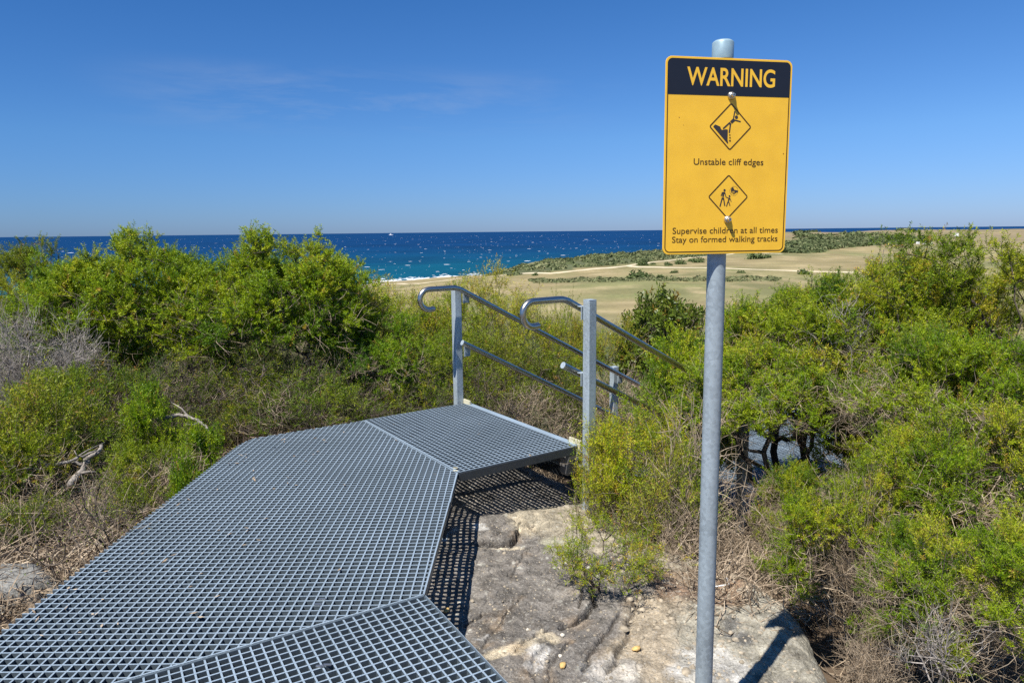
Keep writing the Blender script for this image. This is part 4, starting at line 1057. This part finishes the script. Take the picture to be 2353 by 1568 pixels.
# post brackets at the landing edge
for t in (HWID - .02, -HWID + .04):
    mb = MB(); mb.obox(loc(.022, t, .004), (*(u * .006), 0), (*(w_ * .062), 0), (0, 0, .032)); mb.build("post_bracket", M["cream"], st)
mb = MB(); mb.obox(loc(-.03, -HWID + .05, -.13), (*(u * .05), 0), (*(w_ * .045), 0), (0, 0, .08)); mb.build("channel_end", M["sandgrey"], st, bevel=.02)
mb = MB(); mb.pipe([loc(.0, -HWID - .03, -.13), loc(-.02, -HWID - .10, -.13)], .011, 12); mb.obox(loc(-.015, -HWID - .07, -.13), (*(u * .02), 0), (*(w_ * .006), 0), (0, 0, .018)); mb.build("bolt", M["bolt"], st)
for t in (HWID - .08, -HWID + .08):
    mb = MB(); a = loc(.05, t, -.20); b = loc(2.15, t, -.20 - 2.1 * sl_); d_ = (b - a) / 2; nn = np.cross(unit(d_), np.array([*w_, 0]))
    mb.obox((a + b) / 2, d_, (*(w_ * .004), 0), nn * .12); mb.obox((a + b) / 2 + nn * .121, d_, (*(w_ * .022), 0), nn * .004); mb.obox((a + b) / 2 - nn * .121, d_, (*(w_ * .022), 0), nn * .004)
    mb.build("stringer", M["dark_frp"], st)
for k in range(1, 7):
    s = .31 * k - .14; z = -.165 * k
    p = [tuple(loc(s + ds, t, 0)[:2] + 0) for ds, t in ((-.15, HWID - .10), (-.15, -HWID + .10), (.15, -HWID + .10), (.15, HWID - .10))]
    grating("tread", p, math.atan2(u[1], u[0]), math.atan2(w_[1], w_[0]), loc(s, 0, 0)[:2], st, top=z)

# lower walkway seen through the bushes
lo = empty("boardwalk", (0, 0, 0), "lower grid walkway at the stair foot, glimpsed through the right hand bushes", "boardwalk")
c = np.array([.005, 5.393]) + u * 2.08
for k in range(2):
    q0 = c + u * 1.9 * k; q1 = c + u * (1.9 * (k + 1) - .012)
    grating("grating_panel", [tuple(q0 + w_ * .77), tuple(q0 - w_ * .77), tuple(q1 - w_ * .77), tuple(q1 + w_ * .77)], math.atan2(u[1], u[0]), math.atan2(w_[1], w_[0]), tuple(q0), lo, top=-1.02, edges=[(0, 1), (1, 2), (2, 3), (3, 0)], pitch=.0381)
q0 = c + u * 1.2 + w_ * .78; q1 = c + u * 3.8 + w_ * .78
grating("grating_panel", [tuple(q0), tuple(q1), tuple(q1 + w_ * 1.5), tuple(q0 + w_ * 1.5)], math.atan2(u[1], u[0]), math.atan2(w_[1], w_[0]), tuple(q0), lo, top=-1.02, edges=[(0, 1), (1, 2), (2, 3), (3, 0)])
for s, t in ((.1, .7), (.1, -.7), (1.9, .7), (1.9, -.7), (3.7, .7), (3.7, -.7), (3.7, 2.1), (1.3, 2.1)):
    p = c + u * s + w_ * t; mb = MB(); mb.box((p[0] - .035, p[1] - .035, -2.2), (p[0] + .035, p[1] + .035, -1.062)); mb.build("leg", M["dark_frp"], lo)
pw = at_z(1850, 985, -1.02); mb = MB(); mb.box((pw[0] - .033, pw[1] - .033, -1.9), (pw[0] + .033, pw[1] + .033, -.80)); o = mb.build("marker_post", M["galv"], bevel=.004)
tag(o, "short grey steel post standing by the lower walkway behind twigs", "post")

# ------------------------------------------------------------------ warning sign
sg_ = empty("warning_sign", (.683, 2.372, -.45), "orange yellow warning sign board bolted to a tall grey pipe", "warning sign")
lean = np.array([-.006, 0.0]); PB_ = lambda z: np.array([lean[0] * (z + .45) / 2.5, 0, z + .45])      # local axis of the pole
RP = .03015
mb = MB(); mb.pipe([PB_(z) for z in (-.6, .2, 1.2, 2.035)], RP, 40); mb.build("pole", M["pole"], sg_, smooth=True)
mb = MB(); c_ = PB_(2.035); mb.lathe([(RP + .0032, -.040), (RP + .0036, -.036), (RP + .0036, .010), (RP + .0015, .014), (RP * .85, .018), (RP * .45, .0205), (.002, .021)], 40, lambda p: np.array(p) + c_)
M["cap"] = simple("grey_cap", (.30, .42, .47), .4, .2, .1, 40)
mb.build("pole_cap", M["cap"], sg_, smooth=True, angle=35)

W, H = .430, .604
al = math.atan2(.087, .422)
ex = np.array([math.cos(al), math.sin(al), 0]); en = np.array([math.sin(al), -math.cos(al), 0])
ex = ex + np.array([0, 0, 0.0]); ctr = np.array([.691, 2.330, 1.689]) - np.array([.683, 2.372, -.45])
ey = unit(np.array([-.0035, .0, 1.0]))


def S3(p):      # sign coordinates: x right, y up from the centre (metres), z out of the face
    return ctr + ex * p[0] + ey * p[1] + en * p[2]


def fx(f): return (f - .5) * W
def fy(f): return (.5 - f) * H


def rrect(w, h, r, n=10):
    out = []
    for cx, cy, a0 in ((w / 2 - r, h / 2 - r, 0), (-w / 2 + r, h / 2 - r, 90), (-w / 2 + r, -h / 2 + r, 180), (w / 2 - r, -h / 2 + r, 270)):
        for k in range(n + 1):
            a = rad(a0 + 90 * k / n); out.append((cx + r * math.cos(a), cy + r * math.sin(a)))
    return out


def sheen(name, col, rough=.38):
    m, nt, b = newmat(name); tc = N(nt, "ShaderNodeTexCoord"); n = N(nt, "ShaderNodeTexNoise", i_Scale=14.0, i_Detail=6.0); nt.links.new(tc.outputs["Object"], n.inputs["Vector"])
    r_ = ramp(nt, [(.3, tuple(c * .92 for c in col)), (.7, tuple(min(1, c * 1.04) for c in col))], n.outputs[0]); nt.links.new(r_.outputs[0], b.inputs["Base Color"]); b.inputs["Roughness"].default_value = rough
    return m


M["yellow"] = sheen("sign_yellow", (.98, .55, .038)); M["edge"] = sheen("sign_edge", (.80, .50, .12), .5)
M["navy"] = sheen("sign_black", (.012, .013, .020)); M["brown"] = sheen("sign_ink", (.075, .033, .004)); M["ink"] = sheen("sign_dark_ink", (.040, .032, .032))
M["dirt"] = sheen("dirt_speck", (.38, .17, .02), .8)
mb = MB(); mb.prism(rrect(W, H, .021), -.003, 0, S3); pan = mb.build("sign_panel", M["yellow"], sg_, bevel=.0006); pan.data.materials.append(M["edge"])
T0 = .0006


def flat(poly, name, mat, parent=None, z=T0): mb = MB(); mb.prism(poly, 0.0001, z, S3); return mb.build(name, mat, parent or pan)


# dark header: rounded top, straight bottom
hw_ = W / 2 - .0062; ytop = H / 2 - .0062; yb = fy(.187); rr0 = .016
head = [(hw_, yb)] + [(hw_ - rr0 + rr0 * math.cos(rad(a)), ytop - rr0 + rr0 * math.sin(rad(a))) for a in range(0, 91, 9)] + [(-hw_ + rr0 + rr0 * math.cos(rad(a)), ytop - rr0 + rr0 * math.sin(rad(a))) for a in range(90, 181, 9)] + [(-hw_, yb)]
hdr = flat(head, "header_band", M["navy"])
# border line: U shape round the lower part
mb = MB(); o_w, i_w = hw_ , hw_ - .0030; yo = -H / 2 + .0062; ro = .017
outer = [(-o_w, yb)] + [(-o_w + ro + ro * math.cos(rad(a)), yo + ro + ro * math.sin(rad(a))) for a in range(180, 271, 9)] + [(o_w - ro + ro * math.cos(rad(a)), yo + ro + ro * math.sin(rad(a))) for a in range(270, 361, 9)] + [(o_w, yb)]
ri = ro - .003; inner_ = [(-i_w, yb)] + [(-i_w + ri + ri * math.cos(rad(a)), yo + .003 + ri + ri * math.sin(rad(a))) for a in range(180, 271, 9)] + [(i_w - ri + ri * math.cos(rad(a)), yo + .003 + ri + ri * math.sin(rad(a))) for a in range(270, 361, 9)] + [(i_w, yb)]
n = len(outer); V = [S3((*p, z)) for z in (.0001, T0) for p in outer + inner_]
mb.add(V, [(2 * n + i, 2 * n + i + 1, 3 * n + i + 1, 3 * n + i) for i in range(n - 1)] + [(i, i + 1, 2 * n + i + 1, 2 * n + i) for i in range(n - 1)] + [(n + i + 1, n + i, 3 * n + i, 3 * n + i + 1) for i in range(n - 1)])
mb.build("border_line", M["brown"], pan)


def text_mesh(txt, bold=0.0):
    cu = bpy.data.curves.new("lettering", "FONT"); cu.body = txt; cu.size = 1; cu.offset = bold; cu.resolution_u = 6
    ob = bpy.data.objects.new("lettering_tmp", cu); COL.objects.link(ob); bpy.context.view_layer.update()
    me = bpy.data.meshes.new_from_object(ob.evaluated_get(bpy.context.evaluated_depsgraph_get())); bpy.data.objects.remove(ob); bpy.data.curves.remove(cu)
    v = np.zeros(len(me.vertices) * 3); me.vertices.foreach_get("co", v); return me, v.reshape(-1, 3)


_, capv = text_mesh("H"); CAPH = capv[:, 1].max()


def text(txt, x0, x1, base, cap, mat, parent, bold=0.0, z=T0):
    me, v = text_mesh(txt, bold); xs = (v[:, 0] - v[:, 0].min()) / (v[:, 0].max() - v[:, 0].min())
    Xs = fx(x0) + xs * (fx(x1) - fx(x0)); Ys = fy(base) + v[:, 1] * ((fy(cap) - fy(base)) / CAPH)
    me.vertices.foreach_set("co", np.array([S3((a, b, z)) for a, b in zip(Xs, Ys)]).ravel()); me.name = "lettering"; me.materials.append(mat); me.update()
    return link("lettering", me, parent)


text("WARNING", .164, .861, .138, .0525, M["yellow"], hdr, .016, T0 + .0005)
text("Unstable cliff edges", .231, .792, .5365, .5045, M["brown"], pan, .003)
text("Supervise children at all times", .076, .935, .892, .8605, M["brown"], pan, .003)
text("Stay on formed walking tracks", .073, .935, .938, .907, M["brown"], pan, .003)


def cap2d(a, b, r, n=6):
    a, b = np.array(a, float), np.array(b, float); d = b - a; an = math.atan2(d[1], d[0])
    return [tuple(b + r * np.array([math.cos(an + rad(t)), math.sin(an + rad(t))])) for t in np.linspace(-90, 90, n)] + [tuple(a + r * np.array([math.cos(an + rad(t)), math.sin(an + rad(t))])) for t in np.linspace(90, 270, n)]


def circ(c, r, n=20): return [(c[0] + r * math.cos(2 * math.pi * k / n), c[1] + r * math.sin(2 * math.pi * k / n)) for k in range(n)]


def diamond(cx, cy, h, wd, name):
    mb = MB(); ro = .007

    def ring(hh, r):
        out = []
        for k in range(4):
            a0 = 90 * k; c = np.array([math.cos(rad(a0)), math.sin(rad(a0))]) * (hh - r * 1.414)
            out += [(cx + c[0] + r * math.cos(rad(a0 + t)), cy + c[1] + r * math.sin(rad(a0 + t))) for t in np.linspace(-45, 45, 7)]
        return out
    A, B = ring(h, ro), ring(h - wd * 1.414, ro - wd); n = len(A)
    V = [S3((*p, z)) for z in (.0001, T0) for p in A + B]
    mb.add(V, [(2 * n + i, 2 * n + (i + 1) % n, 3 * n + (i + 1) % n, 3 * n + i) for i in range(n)] + [(i, (i + 1) % n, 2 * n + (i + 1) % n, 2 * n + i) for i in range(n)])
    return mb.build(name, M["brown"], pan)


D1 = (fx(.515), fy(.342)); DH = .0735
d1 = diamond(*D1, DH, .0037, "diamond_frame")
# pictogram points are read in an enlarged crop; centre (702,690), half width 525, half height 595
k1 = lambda x, y: (D1[0] + (x - 702) / 525 * DH + 0.00, D1[1] - (y - 690 - (x - 702) * .035) / 595 * DH)
mb = MB(); rr1 = .0019
for a, b, r_ in (((795, 318), (772, 480), .0018), ((808, 528), (940, 565), .0019), ((535, 725), (680, 590), .0022), ((700, 640), (680, 828), .0021)): mb.prism(cap2d(k1(*a), k1(*b), r_), .0001, T0, S3)
for poly in ([(770, 475), (800, 512), (815, 540), (735, 612), (690, 555), (757, 490)], [(680, 568), (722, 622), (700, 660), (672, 628), (655, 600)]):
    pp_ = [k1(*p) for p in poly]; pp_ = pp_[::-1]; mb.prism(pp_, .0001, T0 + .0001, S3)
mb.prism(circ(k1(842, 456), .0054), .0001, T0, S3); mb.build("falling_figure", M["ink"], d1)
mb = MB(); cl_ = [k1(*p) for p in [(325, 628), (375, 648), (455, 685), (470, 735), (495, 768), (595, 750), (640, 762), (640, 1010), (658, 1085), (645, 1108), (282, 680)]][::-1]; mb.prism(cl_, .0001, T0, S3); mb.build("cliff_symbol", M["ink"], d1)
mb = MB()
for p, r_ in (((694, 893), .0024), ((700, 962), .0026), ((702, 1035), .0030)): mb.prism(circ(k1(*p), r_, 7), .0001, T0, S3)
mb.build("falling_stones", M["brown"], d1)

D2 = (fx(.5145), fy(.701)); DH2 = .0705
d2 = diamond(*D2, DH2, .0036, "diamond_frame")
k2 = lambda x, y: (D2[0] + (x - 715) / 550 * DH2, D2[1] - (y - 725 - (x - 715) * .02) / 630 * DH2)
mb = MB()
for a, b, r_ in (((545, 610), (523, 695), .0012), ((625, 610), (652, 720), .0013), ((652, 725), (700, 752), .0010), ((555, 755), (502, 985), .0019), ((590, 755), (628, 965), .0019)): mb.prism(cap2d(k2(*a), k2(*b), r_), .0001, T0, S3)
for poly in ([(560, 585), (610, 588), (632, 615), (600, 650), (598, 720), (550, 712), (555, 650), (535, 625)], [(545, 738), (600, 748), (598, 790), (570, 800), (538, 790)]): mb.prism([k2(*p) for p in poly][::-1], .0001, T0 + .0001, S3)
mb.prism(circ(k2(612, 540), .0038), .0001, T0, S3); mb.build("adult_figure", M["ink"], d2)
mb = MB()
for a, b, r_ in (((700, 752), (735, 760), .0010), ((770, 780), (800, 860), .0010), ((710, 870), (680, 985), .0014), ((735, 865), (768, 970), .0014)): mb.prism(cap2d(k2(*a), k2(*b), r_), .0001, T0 + .0001, S3)
for poly in ([(715, 750), (770, 755), (780, 780), (755, 800), (745, 840), (708, 832), (722, 785)], [(705, 855), (745, 862), (745, 885), (725, 890), (700, 882)]): mb.prism([k2(*p) for p in poly][::-1], .0001, T0, S3)
mb.prism(circ(k2(752, 708), .0031), .0001, T0, S3); mb.build("child_figure", M["ink"], d2)
mb = MB(); cc = k2(866, 562); A_ = circ(cc, .0146, 36); B_ = circ(cc, .0140, 36); n = 36; V = [S3((*p, T0)) for p in A_ + B_]; mb.add(V, [(i, (i + 1) % n, n + (i + 1) % n, n + i) for i in range(n)])
for poly in ([(790, 490), (838, 445), (860, 500), (885, 540), (880, 562), (830, 560), (825, 580), (808, 572), (800, 620), (792, 620), (786, 540)], [(885, 548), (905, 535), (950, 550), (972, 555), (970, 600), (930, 605), (900, 632), (860, 655), (850, 640), (820, 620), (825, 590)]): mb.prism([k2(*p) for p in poly][::-1], .0001, T0, S3)
mb.build("holding_hands", M["ink"], d2)
mb = MB()
for a, b in (((828, 588), (880, 575)), ((826, 604), (882, 590)), ((832, 620), (884, 606)), ((845, 636), (886, 622))): mb.prism(cap2d(k2(*a), k2(*b), .00035), T0 - .0002, T0 + .0002, S3)
mb.build("finger_gaps", M["yellow"], d2)
# bolts with domed washers
for fy_ in (.187, .820):
    c_ = (fx(.513), fy(fy_)); xf = lambda p, c_=c_: S3((c_[0] + p[0], c_[1] + p[1], p[2]))
    mb = MB(); mb.lathe([(.0125, .0008), (.0125, .003), (.0105, .0075), (.0075, .0105)], 28, xf); bo = mb.build("bolt", M["bolt"], sg_, smooth=True, angle=35)
    mb = MB(); mb.lathe([(.0062, .0102), (.0062, .0175), (.0052, .0195), (.0030, .0196), (.0028, .0165)], 20, xf); mb.build("bolt_head", M["bolt"], bo, smooth=True, angle=35)
    mb = MB(); ctr_l = S3((c_[0], c_[1], -.0035)); mb.pipe([ctr_l, S3((c_[0], c_[1], -.03))], .005, 10); mb.build("bolt_shank", M["bolt"], bo)
# mud specks
for x_, y_, r_ in ((.11, .300, .0016), (.145, .338, .0010), (.955, .475, .0022)): flat(circ((fx(x_), fy(y_)), r_, 7), "mud_speck", M["dirt"], z=.0005)

# ------------------------------------------------------------------ light, sky
sun_el = rad(59.5); az_to = rad(40.2)       # light travels towards azimuth 40 deg right of the view
tl = np.array([math.sin(az_to) * math.cos(sun_el), math.cos(az_to) * math.cos(sun_el), -math.sin(sun_el)])
ld = bpy.data.lights.new("sun", "SUN"); ld.energy = 5.0; ld.angle = rad(.5); ld.color = (1, .965, .90)
lo_ = bpy.data.objects.new("sun", ld); COL.objects.link(lo_); lo_.rotation_euler = Vector(tl).to_track_quat("-Z", "Y").to_euler()
w = bpy.data.worlds.new("World"); scene.world = w; w.use_nodes = True; nt = w.node_tree
bg = nt.nodes["Background"]; sky = nt.nodes.new("ShaderNodeTexSky"); sky.sky_type = "NISHITA"; sky.sun_disc = False
sky.sun_elevation = sun_el; sky.sun_rotation = math.pi + az_to; sky.altitude = 0; sky.air_density = .9; sky.dust_density = .25; sky.ozone_density = 3.2
tc = N(nt, "ShaderNodeTexCoord"); mp = N(nt, "ShaderNodeMapping"); mp.inputs["Scale"].default_value = (2.0, 1.0, 13.0); mp.inputs["Rotation"].default_value = (0, rad(-9), 0)
nt.links.new(tc.outputs["Generated"], mp.inputs[0])
n1 = N(nt, "ShaderNodeTexNoise", i_Scale=1.7, i_Detail=8.0, i_Roughness=.6, i_Distortion=.5); nt.links.new(mp.outputs[0], n1.inputs["Vector"])
rp = ramp(nt, [(.50, (0, 0, 0)), (.76, (1, 1, 1))], n1.outputs[0])
sx = N(nt, "ShaderNodeSeparateXYZ"); nt.links.new(tc.outputs["Generated"], sx.inputs[0])
# band of thin cirrus left of centre, roughly 5 to 16 degrees up
m1 = N(nt, "ShaderNodeMapRange", interpolation_type="SMOOTHSTEP"); m1.inputs[1].default_value = .12; m1.inputs[2].default_value = .16; nt.links.new(sx.outputs[2], m1.inputs[0])
m2 = N(nt, "ShaderNodeMapRange", interpolation_type="SMOOTHSTEP"); m2.inputs[1].default_value = .22; m2.inputs[2].default_value = .175; nt.links.new(sx.outputs[2], m2.inputs[0])
m3_ = N(nt, "ShaderNodeMapRange", interpolation_type="SMOOTHSTEP"); m3_.inputs[1].default_value = .2; m3_.inputs[2].default_value = -.15; nt.links.new(sx.outputs[0], m3_.inputs[0])
cur = rp.outputs[0]
m4_ = N(nt, "ShaderNodeMapRange", interpolation_type="SMOOTHSTEP"); m4_.inputs[1].default_value = -.52; m4_.inputs[2].default_value = -.30; nt.links.new(sx.outputs[0], m4_.inputs[0])
for mm in (m1, m2, m3_, m4_):
    k = N(nt, "ShaderNodeMath", operation="MULTIPLY"); nt.links.new(cur, k.inputs[0]); nt.links.new(mm.outputs[0], k.inputs[1]); cur = k.outputs[0]
k = N(nt, "ShaderNodeMath", operation="MULTIPLY"); k.inputs[1].default_value = .42; nt.links.new(cur, k.inputs[0])
tint = N(nt, "ShaderNodeMix", data_type="RGBA", blend_type="MULTIPLY"); tint.inputs[0].default_value = 1; 
el = N(nt, "ShaderNodeMapRange"); el.inputs[1].default_value = 0; el.inputs[2].default_value = .40; nt.links.new(sx.outputs[2], el.inputs[0])
er = ramp(nt, [(0, (.33, .50, .95)), (.3, (.36, .63, 1.0)), (1, (.20, .58, 1.0))], el.outputs[0]); nt.links.new(er.outputs[0], tint.inputs[7])
t0_ = N(nt, "ShaderNodeMix", data_type="RGBA", blend_type="MULTIPLY"); t0_.inputs[0].default_value = 1
ax_ = N(nt, "ShaderNodeMapRange"); ax_.inputs[1].default_value = -.55; ax_.inputs[2].default_value = .6; nt.links.new(sx.outputs[0], ax_.inputs[0])
ar_ = ramp(nt, [(0, (.90, .94, .95)), (1, (1.35, 1.20, 1.12))], ax_.outputs[0])
nt.links.new(sky.outputs[0], t0_.inputs[6]); nt.links.new(ar_.outputs[0], t0_.inputs[7]); nt.links.new(t0_.outputs[2], tint.inputs[6])
mx = N(nt, "ShaderNodeMix", data_type="RGBA"); nt.links.new(k.outputs[0], mx.inputs[0]); nt.links.new(tint.outputs[2], mx.inputs[6]); mx.inputs[7].default_value = (3.6, 4.3, 5.6, 1)
nt.links.new(mx.outputs[2], bg.inputs[0]); bg.inputs[1].default_value = .078

scene.view_settings.view_transform = "Standard"; scene.view_settings.look = "None"; scene.view_settings.exposure = .6; scene.view_settings.gamma = 1
scene.render.engine = "CYCLES"
cy = scene.cycles; cy.max_bounces = 5; cy.diffuse_bounces = 2; cy.glossy_bounces = 3; cy.transmission_bounces = 3; cy.transparent_max_bounces = 4
cy.use_denoising = False
cy.use_adaptive_sampling = True; cy.adaptive_threshold = .01
